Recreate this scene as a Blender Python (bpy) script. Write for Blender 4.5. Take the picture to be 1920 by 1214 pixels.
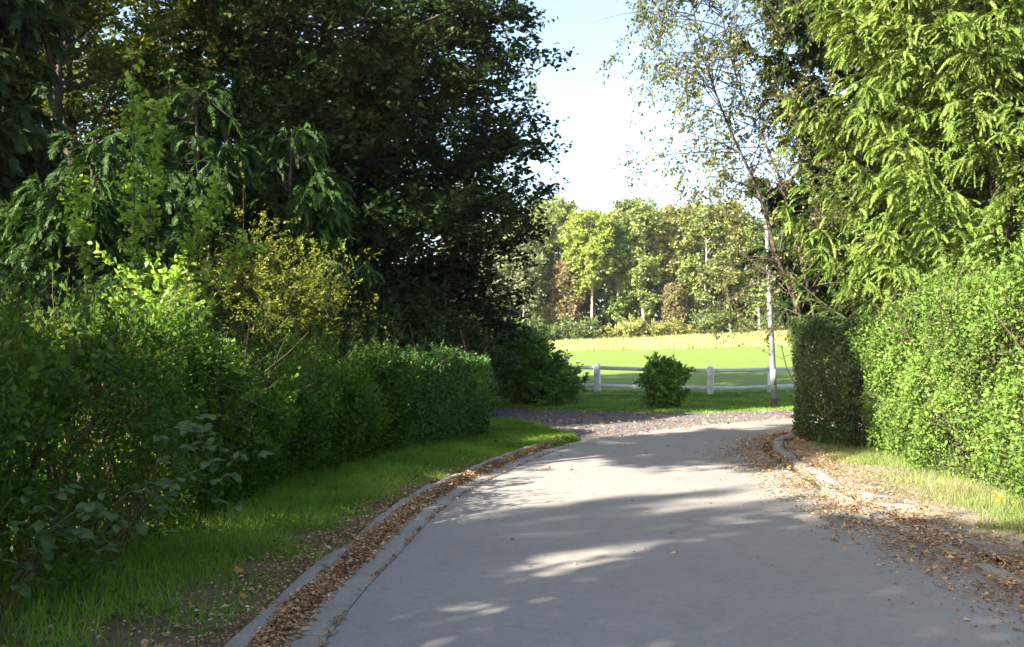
import bpy, math
import numpy as np
from math import radians, sin, cos, pi

# ------------------------------------------------------------------ camera, sky, sun, exposure
scene = bpy.context.scene
for o in list(bpy.data.objects):
    bpy.data.objects.remove(o)
COL = scene.collection

cam_d = bpy.data.cameras.new("camera")
cam = bpy.data.objects.new("camera", cam_d)
COL.objects.link(cam)
cam.location = (0, 0, 1.6)
cam.rotation_euler = (radians(90 + 1.16), 0, 0)
cam_d.sensor_width = 36
cam_d.lens = 35.06
cam_d.clip_start = 0.05
cam_d.clip_end = 3000
scene.camera = cam

SUN_EL = 29.5
SUN_DIR = np.array([-0.82, -0.572])          # horizontal direction towards the sun
SUN_DIR = SUN_DIR / np.linalg.norm(SUN_DIR)
sun_az = math.atan2(SUN_DIR[0], SUN_DIR[1])   # from +Y towards +X

world = bpy.data.worlds.new("World")
scene.world = world
world.use_nodes = True
wn = world.node_tree
wn.nodes.clear()
sky = wn.nodes.new("ShaderNodeTexSky")
sky.sky_type = 'NISHITA'
sky.sun_disc = False
sky.sun_elevation = radians(SUN_EL)
sky.sun_rotation = sun_az
sky.air_density = 1.0
sky.dust_density = 2.0
sky.ozone_density = .5
bg = wn.nodes.new("ShaderNodeBackground")
bg.inputs[1].default_value = 0.078
wo = wn.nodes.new("ShaderNodeOutputWorld")
wn.links.new(sky.outputs[0], bg.inputs[0])
wn.links.new(bg.outputs[0], wo.inputs[0])

sl = bpy.data.lights.new("sun", 'SUN')
sl.energy = 5.0
sl.angle = radians(0.5)
sl.color = (1.0, 0.94, 0.83)
so = bpy.data.objects.new("sun", sl)
COL.objects.link(so)
ce = cos(radians(SUN_EL))
d_sun = np.array([SUN_DIR[0] * ce, SUN_DIR[1] * ce, sin(radians(SUN_EL))])
from mathutils import Vector
so.rotation_euler = Vector(d_sun).to_track_quat('Z', 'Y').to_euler()
so.location = (-30, -12, 25)

vs = scene.view_settings
vs.view_transform = 'Standard'
vs.look = 'None'
vs.gamma = 1.0
vs.use_curve_mapping = False
vs.exposure = 2.5
cy = scene.cycles
cy.max_bounces = 5
cy.diffuse_bounces = 3
cy.glossy_bounces = 2
cy.transmission_bounces = 5
cy.transparent_max_bounces = 4

# ------------------------------------------------------------------ helpers
Z = np.array([0, 0, 1.0])


def norm(v):
    return v / np.maximum(np.linalg.norm(v, axis=-1, keepdims=True), 1e-9)


def gz(x, y):
    """height of the land"""
    x = np.asarray(x, float)
    y = np.asarray(y, float)
    sl_ = np.clip(0.0205 + (x - 6) * 0.0005, 0.013, 0.043)
    return np.maximum(0, y - 36) * sl_


class Geo:
    """collects vertices, triangles / quads and one value per face"""

    def __init__(s):
        s.v, s.f, s.a, s.n = [], [], [], 0

    def add(s, v, f, a=None):
        v = np.asarray(v, np.float32).reshape(-1, 3)
        f = np.asarray(f, np.int32)
        if a is None:
            a = np.zeros(len(f), np.float32)
        s.v.append(v)
        s.f.append(f + s.n)
        s.a.append(np.asarray(a, np.float32))
        s.n += len(v)
        return s

    def mesh(s, name, mat, smooth=False):
        me = bpy.data.meshes.new(name)
        v = np.concatenate(s.v)
        me.vertices.add(len(v))
        me.vertices.foreach_set("co", v.ravel())
        loops = np.concatenate([f.ravel() for f in s.f])
        tot = np.concatenate([np.full(len(f), f.shape[1], np.int32) for f in s.f])
        start = np.concatenate([[0], np.cumsum(tot)[:-1]]).astype(np.int32)
        me.loops.add(len(loops))
        me.loops.foreach_set("vertex_index", loops)
        me.polygons.add(len(tot))
        me.polygons.foreach_set("loop_start", start)
        if smooth:
            me.polygons.foreach_set("use_smooth", np.ones(len(tot), bool))
        me.update(calc_edges=True)
        at = me.attributes.new("v", 'FLOAT', 'FACE')
        at.data.foreach_set("value", np.concatenate(s.a))
        if mat is not None:
            me.materials.append(mat)
        return me

    def obj(s, name, mat, parent=None, smooth=False):
        return mkobj(name, s.mesh(name, mat, smooth), parent)


def mkobj(name, me, parent=None):
    o = bpy.data.objects.new(name, me)
    COL.objects.link(o)
    if parent is not None:
        o.parent = parent
    return o


def thing(name, label, cat, loc=(0, 0, 0), group=None, rz=0, sc=1.0):
    o = bpy.data.objects.new(name, None)
    COL.objects.link(o)
    o.location = loc
    o.rotation_euler = (0, 0, rz)
    o.scale = (sc, sc, sc) if np.isscalar(sc) else sc
    o.empty_display_size = 0.3
    return tag(o, label, cat, group)


def tag(o, label=None, cat=None, group=None, kind=None):
    if label: o["label"] = label
    if cat: o["category"] = cat
    if group: o["group"] = group
    if kind: o["kind"] = kind
    return o


def copy_thing(root, loc, rz=0, sc=1.0, label=None, group=None):
    r = root.copy()
    COL.objects.link(r)
    r.location = loc
    r.rotation_euler = (0, 0, rz)
    r.scale = (sc, sc, sc) if np.isscalar(sc) else sc
    if label: r["label"] = label
    if group: r["group"] = group
    for ch in root.children:
        c = ch.copy()
        COL.objects.link(c)
        c.parent = r
        for g in ch.children:
            d = g.copy()
            COL.objects.link(d)
            d.parent = c
    return r


# ---- curves
def interp(C, idx, t):
    k = C.shape[1]
    f = np.clip(t, 0, 0.9999) * (k - 1)
    i = f.astype(int)
    w = (f - i)[:, None]
    a, b = C[idx, i], C[idx, i + 1]
    return a * (1 - w) + b * w, norm(b - a)


def grow(rng, C, n, t0, t1, ang, L, k=5, trop=0.0, wob=0.08, planar=0.0, tp=1.0, lv=(.65, .7)):
    ln = np.linalg.norm(np.diff(C, axis=1), axis=2).sum(1)
    idx = rng.choice(len(C), size=n, p=ln / ln.sum())
    t = t0 + (t1 - t0) * rng.random(n) ** tp
    P, T = interp(C, idx, t)
    R = norm(rng.normal(size=(n, 3)))
    if planar > 0:
        S = norm(np.cross(T, Z) + 1e-6) * rng.choice([-1.0, 1.0], size=(n, 1))
        R = S * planar + R * (1 - planar)
    R = norm(R - (R * T).sum(1, keepdims=True) * T)
    a = (ang[0] + ang[1] * rng.normal(size=n))[:, None]
    D = np.cos(a) * T + np.sin(a) * R
    Ls = (L(P, t) if callable(L) else np.full(n, L)) * (lv[0] + lv[1] * rng.random(n))
    out = np.zeros((n, k, 3))
    out[:, 0] = P
    for j in range(1, k):
        D = norm(D + np.array([0, 0, trop / (k - 1)]) + wob * rng.normal(size=(n, 3)))
        P = P + D * (Ls / (k - 1))[:, None]
        out[:, j] = P
    return out


def tubes(C, r0, r1, sides=3, geo=None, a=None, cap=False):
    n, k, _ = C.shape
    geo = geo or Geo()
    T = np.zeros_like(C)
    T[:, 1:-1] = C[:, 2:] - C[:, :-2]
    T[:, 0] = C[:, 1] - C[:, 0]
    T[:, -1] = C[:, -1] - C[:, -2]
    T = norm(T)
    ref = np.where(np.abs(T[:, :1, 2:3]) > 0.8, np.array([1.0, 0.2, 0]), Z)
    U = norm(np.cross(T, np.broadcast_to(ref, T.shape)))
    W = np.cross(T, U)
    r0 = np.broadcast_to(np.asarray(r0, float), (n,))
    r1 = np.broadcast_to(np.asarray(r1, float), (n,))
    s = np.linspace(0, 1, k)
    r = r0[:, None] * (1 - s) + r1[:, None] * s
    th = np.arange(sides) * 2 * pi / sides
    V = (C[:, :, None] + r[:, :, None, None] *
         (U[:, :, None] * np.cos(th)[None, None, :, None] + W[:, :, None] * np.sin(th)[None, None, :, None]))
    base = (np.arange(n) * k * sides)[:, None, None]
    i = np.arange(k - 1)[None, :, None] * sides
    j = np.arange(sides)[None, None, :]
    j2 = (j + 1) % sides
    q = np.stack(np.broadcast_arrays(base + i + j, base + i + j2, base + i + sides + j2, base + i + sides + j), -1).reshape(-1, 4)
    geo.add(V, q, np.zeros(len(q)) if a is None else np.repeat(a, (k - 1) * sides))
    return geo


def leaf_geo(geo, P, A, N, L, W, a, fold=0.12, shape=4, curl=0.0):
    n = len(P)
    A = norm(A)
    S = norm(np.cross(A, N) + 1e-7)
    N = np.cross(S, A)
    L = np.broadcast_to(np.asarray(L, float), (n,))[:, None]
    W = np.broadcast_to(np.asarray(W, float), (n,))[:, None]
    b = (np.arange(n))[:, None]
    if shape == 3:
        V = np.stack([P - S * W * .5, P + S * W * .5, P + A * L - N * L * curl], 1)
        b = b * 3
        geo.add(V, (b + [0, 1, 2]), a)
    elif shape == 4:
        V = np.stack([P, P + A * L * .45 - S * W * .5 + N * W * fold, P + A * L - N * L * curl, P + A * L * .45 + S * W * .5 + N * W * fold], 1)
        b = b * 4
        F = np.concatenate([b + [0, 3, 2], b + [0, 2, 1]], 1).reshape(-1, 3)
        geo.add(V, F, np.repeat(a, 2))
    else:
        V = np.stack([P,
                      P + A * L * .25 - S * W * .42 + N * W * fold,
                      P + A * L * .62 - S * W * .45 + N * W * fold,
                      P + A * L - N * L * curl,
                      P + A * L * .62 + S * W * .45 + N * W * fold,
                      P + A * L * .25 + S * W * .42 + N * W * fold], 1)
        b = b * 6
        F = np.concatenate([b + [0, 5, 4], b + [0, 4, 3], b + [0, 3, 2], b + [0, 2, 1]], 1).reshape(-1, 3)
        geo.add(V, F, np.repeat(a, 4))
    return geo


def leaves_on(rng, geo, C, m, L, W, spread=.75, flat=.7, jit=.01, t0=.12, hang=0.0, rs=False, shape=4, fold=.12, base_v=None):
    n = len(C)
    idx = np.repeat(np.arange(n), m)
    t = t0 + (1 - t0) * rng.random(n * m)
    P, T = interp(C, idx, t)
    if rs:
        R = rng.normal(size=(n, 3)) * [1, 1, .15]
        S = np.repeat(R, m, 0)
        S = norm(S - (S * T).sum(1, keepdims=True) * T)
        NN = np.cross(S, T)
    else:
        S = norm(np.cross(T, Z) + .25 * rng.normal(size=(n * m, 3)))
        NN = np.broadcast_to(Z, T.shape)
    sg = rng.choice([-1.0, 1.0], size=(n * m, 1))
    A = T * (1 - spread) + S * sg * spread + .22 * rng.normal(size=(n * m, 3)) - hang * Z
    N = NN * flat + rng.normal(size=(n * m, 3)) * (1 - flat)
    P = P + rng.normal(size=P.shape) * jit
    q = .65 + .7 * rng.random(n * m)
    tv = rng.random(n) if base_v is None else base_v
    v = np.clip(.5 * rng.random(n * m) + .5 * tv[idx], 0, 1)
    return leaf_geo(geo, P, A, N, L * q, W * q, v, fold=fold, shape=shape)


def fronds_on(rng, geo, C, pairs, L, W, ang=.75):
    """flat scaly sprays: side blades in one plane, shorter towards the tip"""
    n = len(C)
    m = pairs * 2
    idx = np.repeat(np.arange(n), m)
    tt = np.tile(np.repeat((np.arange(pairs) + .5) / pairs, 2), n)
    sg = np.tile(np.array([1.0, -1.0]), n * pairs)[:, None]
    P, T = interp(C, idx, tt * .98 + .01 * rng.normal(size=n * m).clip(-1, 1))
    R = rng.normal(size=(n, 3)) * [1, 1, .2]
    S = np.repeat(R, m, 0)
    S = norm(S - (S * T).sum(1, keepdims=True) * T)
    aa = (ang * (1 - .35 * tt) + .15 * rng.normal(size=n * m))[:, None]
    A = np.cos(aa) * T + np.sin(aa) * S * sg - Z * .15
    N = np.cross(S, T) + .25 * rng.normal(size=(n * m, 3))
    ll = L * (1.2 - .75 * tt) * (.75 + .5 * rng.random(n * m))
    v = np.clip(.3 * rng.random(n * m) + .55 * rng.random(n)[idx] + .2 * tt, 0, 1)
    return leaf_geo(geo, P, A, N, ll, W, v, shape=3, curl=.08)


# ------------------------------------------------------------------ materials
def nodes_of(name):
    m = bpy.data.materials.new(name)
    m.use_nodes = True
    nt = m.node_tree
    nt.nodes.clear()
    return m, nt, nt.nodes.new, nt.links.new


def ramp(nt, stops, fac=None, interp_='LINEAR'):
    r = nt.nodes.new("ShaderNodeValToRGB")
    cr = r.color_ramp
    cr.interpolation = interp_
    while len(cr.elements) < len(stops):
        cr.elements.new(0.5)
    for e, (p, c) in zip(cr.elements, stops):
        e.position = p
        e.color = (c[0], c[1], c[2], 1) if not np.isscalar(c) else (c, c, c, 1)
    if fac is not None:
        nt.links.new(fac, r.inputs[0])
    return r


def leafmat(name, cols, tr=.35, rough=.5, spec=.4, var=.25, nscale=1.2, tcol=None):
    """leaf: reflecting + light shining through; one colour per leaf from the palette"""
    m, nt, new, link = nodes_of(name)
    at = new("ShaderNodeAttribute"); at.attribute_name = "v"
    r = ramp(nt, [(i / max(1, len(cols) - 1), c) for i, c in enumerate(cols)], at.outputs["Fac"])
    tc = new("ShaderNodeTexCoord")
    nz = new("ShaderNodeTexNoise"); nz.inputs["Scale"].default_value = nscale; nz.inputs["Detail"].default_value = 2
    link(tc.outputs["Object"], nz.inputs["Vector"])
    hs = new("ShaderNodeHueSaturation")
    mr = new("ShaderNodeMapRange")
    mr.inputs[1].default_value = .3; mr.inputs[2].default_value = .7
    mr.inputs[3].default_value = 1 - var; mr.inputs[4].default_value = 1 + var
    link(nz.outputs["Fac"], mr.inputs[0])
    link(mr.outputs[0], hs.inputs["Value"])
    link(r.outputs[0], hs.inputs["Color"])
    p = new("ShaderNodeBsdfPrincipled")
    p.inputs["Roughness"].default_value = rough
    p.inputs["Specular IOR Level"].default_value = spec * .55
    link(hs.outputs[0], p.inputs["Base Color"])
    t = new("ShaderNodeBsdfTranslucent")
    g = new("ShaderNodeMix"); g.data_type = 'RGBA'; g.blend_type = 'MULTIPLY'
    g.inputs[0].default_value = 1
    g.inputs[7].default_value = tcol or (1.35, 1.25, .5, 1)
    link(hs.outputs[0], g.inputs[6])
    link(g.outputs[2], t.inputs["Color"])
    mx = new("ShaderNodeMixShader"); mx.inputs[0].default_value = tr
    link(p.outputs[0], mx.inputs[1]); link(t.outputs[0], mx.inputs[2])
    o = new("ShaderNodeOutputMaterial")
    link(mx.outputs[0], o.inputs[0])
    return m


def surfmat(name, stops, scale=4.0, detail=6, rough=.9, bump=.3, bscale=40, spec=.3, stops2=None, scale2=60, mix2=.5, bdist=.02, stretch=None):
    m, nt, new, link = nodes_of(name)
    tc = new("ShaderNodeTexCoord")
    vec = tc.outputs["Object"]
    if stretch:
        mp = new("ShaderNodeMapping"); mp.inputs["Scale"].default_value = stretch
        link(vec, mp.inputs[0]); vec = mp.outputs[0]
    n1 = new("ShaderNodeTexNoise"); n1.inputs["Scale"].default_value = scale; n1.inputs["Detail"].default_value = detail
    link(vec, n1.inputs["Vector"])
    c = ramp(nt, stops, n1.outputs["Fac"]).outputs[0]
    if stops2:
        n2 = new("ShaderNodeTexNoise"); n2.inputs["Scale"].default_value = scale2; n2.inputs["Detail"].default_value = 4
        link(vec, n2.inputs["Vector"])
        c2 = ramp(nt, stops2, n2.outputs["Fac"]).outputs[0]
        mx = new("ShaderNodeMix"); mx.data_type = 'RGBA'; mx.inputs[0].default_value = mix2
        link(c, mx.inputs[6]); link(c2, mx.inputs[7]); c = mx.outputs[2]
    p = new("ShaderNodeBsdfPrincipled")
    p.inputs["Roughness"].default_value = rough
    p.inputs["Specular IOR Level"].default_value = spec
    link(c, p.inputs["Base Color"])
    if bump:
        n3 = new("ShaderNodeTexNoise"); n3.inputs["Scale"].default_value = bscale; n3.inputs["Detail"].default_value = 5
        link(vec, n3.inputs["Vector"])
        b = new("ShaderNodeBump"); b.inputs["Strength"].default_value = bump; b.inputs["Distance"].default_value = bdist
        link(n3.outputs["Fac"], b.inputs["Height"]); link(b.outputs[0], p.inputs["Normal"])
    o = new("ShaderNodeOutputMaterial"); link(p.outputs[0], o.inputs[0])
    return m


M = {}
def asphalt_mat():
    """worn asphalt: stone chips of differing tone, faint patches, polished wheel tracks"""
    m, nt, new, link = nodes_of('asphalt')
    tc = new("ShaderNodeTexCoord"); vec = tc.outputs["Object"]
    vo = new("ShaderNodeTexVoronoi"); vo.inputs["Scale"].default_value = 75; link(vec, vo.inputs["Vector"])
    sp = new("ShaderNodeSeparateColor"); link(vo.outputs["Color"], sp.inputs[0])
    chips = ramp(nt, [(0, (.06, .058, .055)), (.35, (.215, .19, .16)), (.75, (.27, .24, .205)), (1, (.32, .31, .29))], sp.outputs[0])
    n1 = new("ShaderNodeTexNoise"); n1.inputs["Scale"].default_value = .55; n1.inputs["Detail"].default_value = 7; n1.inputs["Roughness"].default_value = .65
    link(vec, n1.inputs["Vector"])
    pat = ramp(nt, [(.3, (.195, .178, .156)), (.5, (.22, .2, .175)), (.72, (.245, .223, .195))], n1.outputs["Fac"])
    n4 = new("ShaderNodeTexNoise"); n4.inputs["Scale"].default_value = 9; n4.inputs["Detail"].default_value = 5
    link(vec, n4.inputs["Vector"])
    st = ramp(nt, [(.32, .72), (.45, 1.0), (.6, 1.0), (.7, 1.12)], n4.outputs["Fac"])
    mx = new("ShaderNodeMix"); mx.data_type = 'RGBA'; mx.inputs[0].default_value = .14
    link(pat.outputs[0], mx.inputs[6]); link(chips.outputs[0], mx.inputs[7])
    mu = new("ShaderNodeMix"); mu.data_type = 'RGBA'; mu.blend_type = 'MULTIPLY'; mu.inputs[0].default_value = .3
    link(mx.outputs[2], mu.inputs[6]); link(st.outputs[0], mu.inputs[7])
    p = new("ShaderNodeBsdfPrincipled"); p.inputs["Roughness"].default_value = .82; p.inputs["Specular IOR Level"].default_value = .3
    link(mu.outputs[2], p.inputs["Base Color"])
    n3 = new("ShaderNodeTexNoise"); n3.inputs["Scale"].default_value = 120; n3.inputs["Detail"].default_value = 3
    link(vec, n3.inputs["Vector"])
    b = new("ShaderNodeBump"); b.inputs["Strength"].default_value = .5; b.inputs["Distance"].default_value = .005
    link(n3.outputs["Fac"], b.inputs["Height"]); link(b.outputs[0], p.inputs["Normal"])
    o = new("ShaderNodeOutputMaterial"); link(p.outputs[0], o.inputs[0])
    return m


M['asphalt'] = asphalt_mat()
M['concrete'] = surfmat('concrete', [(.3, (.19, .17, .142)), (.7, (.265, .238, .2))], 3, 6, .9, .4, 60, .25,
                        [(.4, (.13, .117, .10)), (.65, (.29, .262, .222))], 50, .4, .008)
M['stone'] = surfmat('pale_stone', [(.3, (.16, .15, .135)), (.7, (.25, .235, .21))], 3, 6, .9, .5, 40, .2, None, 0, 0, .01)
M['gravel'] = surfmat('gravel_ground', [(.35, (.115, .103, .103)), (.65, (.175, .158, .152))], 1.5, 6, .95, .9, 45, .2,
                      [(.35, (.05, .045, .047)), (.5, (.14, .125, .122)), (.68, (.28, .255, .24))], 45, .6, .03)
M['soil'] = surfmat('soil', [(.3, (.085, .058, .03)), (.5, (.135, .094, .05)), (.7, (.07, .10, .025))], 2.2, 8, .95, .6, 30, .2,
                    [(.4, (.05, .036, .022)), (.6, (.15, .105, .06))], 60, .4)
M['sand'] = surfmat('sandy_soil', [(.3, (.13, .10, .07)), (.55, (.22, .18, .13)), (.7, (.27, .225, .165))], 1.6, 8, .95, .6, 30, .2,
                    [(.4, (.10, .08, .055)), (.6, (.26, .22, .165))], 50, .4)
M['turf'] = surfmat('turf', [(.3, (.08, .145, .022)), (.7, (.11, .19, .03))], .8, 8, .9, .7, 60, .2,
                    [(.35, (.04, .08, .012)), (.65, (.11, .18, .03))], 40, .5)
M['lawn'] = surfmat('mown_lawn', [(.3, (.105, .155, .023)), (.7, (.138, .188, .032))], .16, 8, .9, .5, 14, .2,
                    [(.35, (.085, .135, .02)), (.65, (.165, .208, .042))], 2.2, .5, .05, (1, 2.6, 1))
M['meadow'] = surfmat('meadow', [(.3, (.27, .28, .11)), (.55, (.33, .32, .145)), (.7, (.24, .28, .10))], .25, 8, .95, .8, 8, .1,
                      [(.35, (.27, .26, .1)), (.65, (.46, .42, .22))], 3, .5, .1, (1, 2, 1))
M['ground'] = surfmat('ground_soil_grass', [(.3, (.04, .055, .018)), (.7, (.06, .07, .025))], .6, 6, .95, .5, 20)
M['bark'] = surfmat('bark', [(.3, (.04, .034, .026)), (.7, (.09, .075, .058))], 6, 6, .95, .8, 25, .1, None, 0, 0, .03, (1, 1, .25))
M['barkpale'] = surfmat('pale_bark', [(.3, (.22, .19, .14)), (.7, (.36, .32, .25))], 3, 6, .95, .5, 12, .1, None, 0, 0, .03, (1, 1, .3))
M['barkred'] = surfmat('reddish_bark', [(.3, (.13, .075, .045)), (.7, (.26, .16, .10))], 8, 6, .95, .7, 30, .1, None, 0, 0, .02, (1, 1, .2))
M['twig'] = surfmat('twig_bark', [(.3, (.05, .036, .022)), (.7, (.10, .072, .046))], 8, 3, .9, 0)
M['birch'] = surfmat('birch_bark', [(.35, (.04, .03, .024)), (.6, (.10, .078, .06))], 5, 5, .9, .4, 20, .1, None, 0, 0, .02, (1, 1, .4))
M['white'] = surfmat('white_paint', [(.25, (.5, .51, .48)), (.42, (.74, .74, .73)), (.7, (.85, .85, .84))], 2.5, 6, .65, .15, 30, .3)
M['pole'] = surfmat('galvanised_pole', [(.35, (.15, .155, .165)), (.65, (.18, .185, .195))], 2, 3, .55, .1, 40, .4, None, 0, 0, .01, (1, 1, .3))
M['poleband'] = surfmat('dark_pole_foot', [(.3, (.06, .065, .075)), (.7, (.10, .105, .12))], 5, 5, .7, .1)
M['l_cedar'] = leafmat('leaf_cedar', [(.075, .07, .022), (.075, .125, .022), (.125, .195, .036), (.175, .24, .052), (.24, .285, .09)], .35, .65, .1, .2, .8)
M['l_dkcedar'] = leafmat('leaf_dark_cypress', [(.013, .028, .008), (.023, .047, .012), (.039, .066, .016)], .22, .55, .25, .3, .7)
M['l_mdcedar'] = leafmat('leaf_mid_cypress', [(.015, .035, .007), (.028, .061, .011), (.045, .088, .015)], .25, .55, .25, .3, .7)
M['l_beech'] = leafmat('leaf_beech', [(.012, .031, .009), (.018, .043, .011), (.028, .053, .014), (.037, .055, .017), (.074, .079, .017)], .22, .55, .25, .3, .6)
M['l_maple'] = leafmat('leaf_maple', [(.038, .080, .012), (.069, .118, .018), (.107, .145, .024), (.151, .158, .030), (.214, .131, .028)], .35, .5, .4, .3, .6)
M['l_forest'] = []
for nm, c in [('olive', (.105, .135, .042)), ('yellow_green', (.13, .168, .036)), ('dull_green', (.085, .125, .035)), ('grey_green', (.10, .12, .06)),
              ('golden', (.125, .138, .046)), ('russet', (.115, .10, .05)), ('deep_green', (.06, .085, .028))]:
    c = np.array(c) * 1.7
    M['l_forest'].append(leafmat('leaf_' + nm, [tuple(c * .65), tuple(c), tuple(c * [1.2, 1.15, 1.1]), tuple(c * [1.45, 1.3, 1.4])], .3, .55, .3, .2, .25))
M['l_birch'] = leafmat('leaf_birch', [(.034, .05, .016), (.07, .085, .024), (.13, .135, .04), (.21, .195, .07)], .35, .4, .5, .15, 1)
M['l_privet'] = leafmat('leaf_privet', [(.10, .085, .035), (.072, .130, .026), (.122, .202, .037), (.173, .266, .052), (.223, .310, .072)], .35, .55, .2, .2, 1.2)
M['l_shaded_hedge'] = leafmat('leaf_shaded_hedge', [(.03, .06, .018), (.05, .09, .026), (.07, .11, .034), (.11, .115, .04)], .28, .5, .35, .25, 1.2)  # darkened leaf palette: part of the hedge end's shade is in the colour
M['l_wild'] = leafmat('leaf_wild_hedge', [(.021, .052, .008), (.040, .092, .011), (.062, .125, .014), (.084, .140, .017), (.141, .151, .027)], .35, .6, .2, .35, .9)
M['l_round'] = leafmat('leaf_round_hedge', [(.030, .075, .017), (.052, .124, .025), (.083, .175, .031), (.130, .226, .043)], .25, .45, .4, .25, 1.2)
M['l_bright'] = leafmat('leaf_bright_bush', [(.118, .200, .031), (.167, .285, .041), (.233, .350, .048), (.317, .402, .100)], .45, .45, .4, .2, 1.5)
M['l_yellow'] = leafmat('leaf_yellow_shrub', [(.079, .112, .017), (.135, .170, .026), (.202, .222, .039), (.281, .293, .065)], .42, .5, .35, .25, 1)
M['l_laurel'] = leafmat('leaf_laurel', [(.046, .116, .022), (.087, .190, .034), (.144, .278, .042), (.232, .378, .057)], .22, .32, .5, .2, 1.5)
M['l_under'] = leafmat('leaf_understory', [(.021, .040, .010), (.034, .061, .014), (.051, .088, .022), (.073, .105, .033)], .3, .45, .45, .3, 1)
M['l_bramble'] = leafmat('leaf_bramble', [(.05, .085, .024), (.085, .125, .04)], .25, .55, .3, .25, 2.5, (1.2, 1.3, .6, 1))
M['l_grass'] = leafmat('grass_blade', [(.070, .145, .014), (.116, .227, .022), (.166, .283, .032), (.316, .292, .067)], .4, .5, .3, .35, 1.1)
M['l_drygrass'] = leafmat('dry_grass_blade', [(.09, .15, .032), (.14, .19, .05), (.22, .23, .09), (.32, .30, .16)], .35, .6, .25, .3, 1.1)
M['l_meadow'] = leafmat('meadow_blade', [(.21, .25, .085), (.30, .305, .12), (.38, .365, .17)], .3, .7, .2, .3, .15)
M['l_litter'] = leafmat('fallen_leaf_brown', [(.153, .080, .039), (.251, .138, .069), (.347, .206, .105), (.445, .289, .158), (.556, .414, .250)], .15, .7, .25, .25, 1.5, (1.2, .9, .5, 1))
M['l_orange'] = leafmat('fallen_leaf_orange', [(.32, .14, .035), (.36, .17, .045)], .15, .6, .3, .1, 5, (1.2, .9, .5, 1))
M['l_gold'] = leafmat('fallen_leaf_yellow', [(.42, .3, .05), (.46, .33, .06)], .2, .6, .3, .1, 5, (1.2, 1, .5, 1))


# ------------------------------------------------------------------ the setting
def spline(pts, n):
    """Catmull-Rom through pts, n samples"""
    p = np.asarray(pts, float)
    p = np.concatenate([[2 * p[0] - p[1]], p, [2 * p[-1] - p[-2]]])
    m = len(p) - 3
    u = np.linspace(0, m - 1e-6, n)
    i = u.astype(int)
    t = (u - i)[:, None]
    a, b, c, d = p[i], p[i + 1], p[i + 2], p[i + 3]
    return .5 * (2 * b + (c - a) * t + (2 * a - 5 * b + 4 * c - d) * t ** 2 + (3 * b - a - 3 * c + d) * t ** 3)


ROAD_L = [(-1.1, -16), (-1.05, 0), (-1.0, 5.3), (-.85, 7.7), (-.6, 10.1), (0, 12.7), (.82, 15.3), (1.98, 17.6), (3.4, 19.3), (4.85, 20.6), (6.3, 21.6), (10, 23), (18, 24.2), (45, 25.5)]
ROAD_R = [(3.25, -16), (3.25, 0), (3.25, 5.3), (3.25, 7.7), (3.28, 10), (3.45, 12), (3.6, 13.8), (3.8, 15.1), (4.15, 16.3), (4.9, 17.6), (6.3, 18.9), (10, 20.2), (18, 21), (45, 22)]
EL = spline(ROAD_L, 400)
ER = spline(ROAD_R, 400)


def strip(name, A, B, z, mat, cols=6, zf=None, crown=0.0, kind='structure', bumpy=0):
    """sheet between two lines of points"""
    n = len(A)
    w = np.linspace(0, 1, cols + 1)
    P = A[:, None] * (1 - w[None, :, None]) + B[:, None] * w[None, :, None]
    zz = np.full(P.shape[:2], z) + crown * (1 - (2 * w - 1) ** 2)[None]
    if zf is not None:
        zz = zz + zf(P[..., 0], P[..., 1])
    V = np.dstack([P, zz])
    i = np.arange(n - 1)[:, None] * (cols + 1)
    j = np.arange(cols)[None]
    q = np.stack([i + j, i + j + 1, i + cols + 2 + j, i + cols + 1 + j], -1).reshape(-1, 4)
    o = Geo().add(V, q).obj(name, mat, smooth=True)
    # make sure normals face up
    if o.data.polygons[0].normal.z < 0:
        o.data.flip_normals()
    return tag(o, kind=kind)


def arc(P):
    s = np.concatenate([[0], np.cumsum(np.linalg.norm(np.diff(P, axis=0), axis=1))])
    return s


def offset(P, d):
    T = norm(np.gradient(P, axis=0))
    return P + np.stack([-T[:, 1], T[:, 0]], 1) * d       # + = to the left of travel


def rough(x, y, s=1.0):
    return s * (np.sin(x * 3.1 + y * 1.7) * np.sin(y * 2.3 - x * 1.1) + .5 * np.sin(x * 7.3 - y * 5.1))


# land
gx = np.concatenate([np.linspace(-400, -40, 10), np.linspace(-36, 70, 60), np.linspace(80, 400, 10)])
gy = np.concatenate([np.linspace(-60, 30, 20), np.linspace(33, 180, 60), np.linspace(200, 900, 10)])
X, Y = np.meshgrid(gx, gy)
Vv = np.dstack([X, Y, gz(X, np.minimum(Y, 180)) - .03])
i = np.arange(len(gy) - 1)[:, None] * len(gx)
j = np.arange(len(gx) - 1)[None]
q = np.stack([i + j, i + j + 1, i + len(gx) + 1 + j, i + len(gx) + j], -1).reshape(-1, 4)
tag(Geo().add(Vv, q).obj('ground', M['ground'], smooth=True), kind='structure')


def field(name, x0, x1, ya, yb, mat, z, nx=50, ny=24):
    xs = np.linspace(x0, x1, nx)
    A = np.stack([xs, ya(xs)], 1)
    B = np.stack([xs, yb(xs)], 1)
    return strip(name, A, B, z, mat, ny, zf=lambda x, y: gz(x, y))


bound = lambda x: 84 + .05 * x + 1.2 * np.sin(x * .35)
field('lawn', -60, 90, lambda x: 0 * x + 31, bound, M['lawn'], .012)
field('meadow', -60, 90, lambda x: bound(x) - .5, lambda x: 0 * x + 150, M['meadow'], .03)
xs = np.linspace(-14, 16, 60)
strip('grass_strip', np.stack([xs, 0 * xs + 20.3], 1), np.stack([xs, 0 * xs + 33.0 + .5 * np.sin(xs)], 1), -.012, M['turf'], 10)

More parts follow.
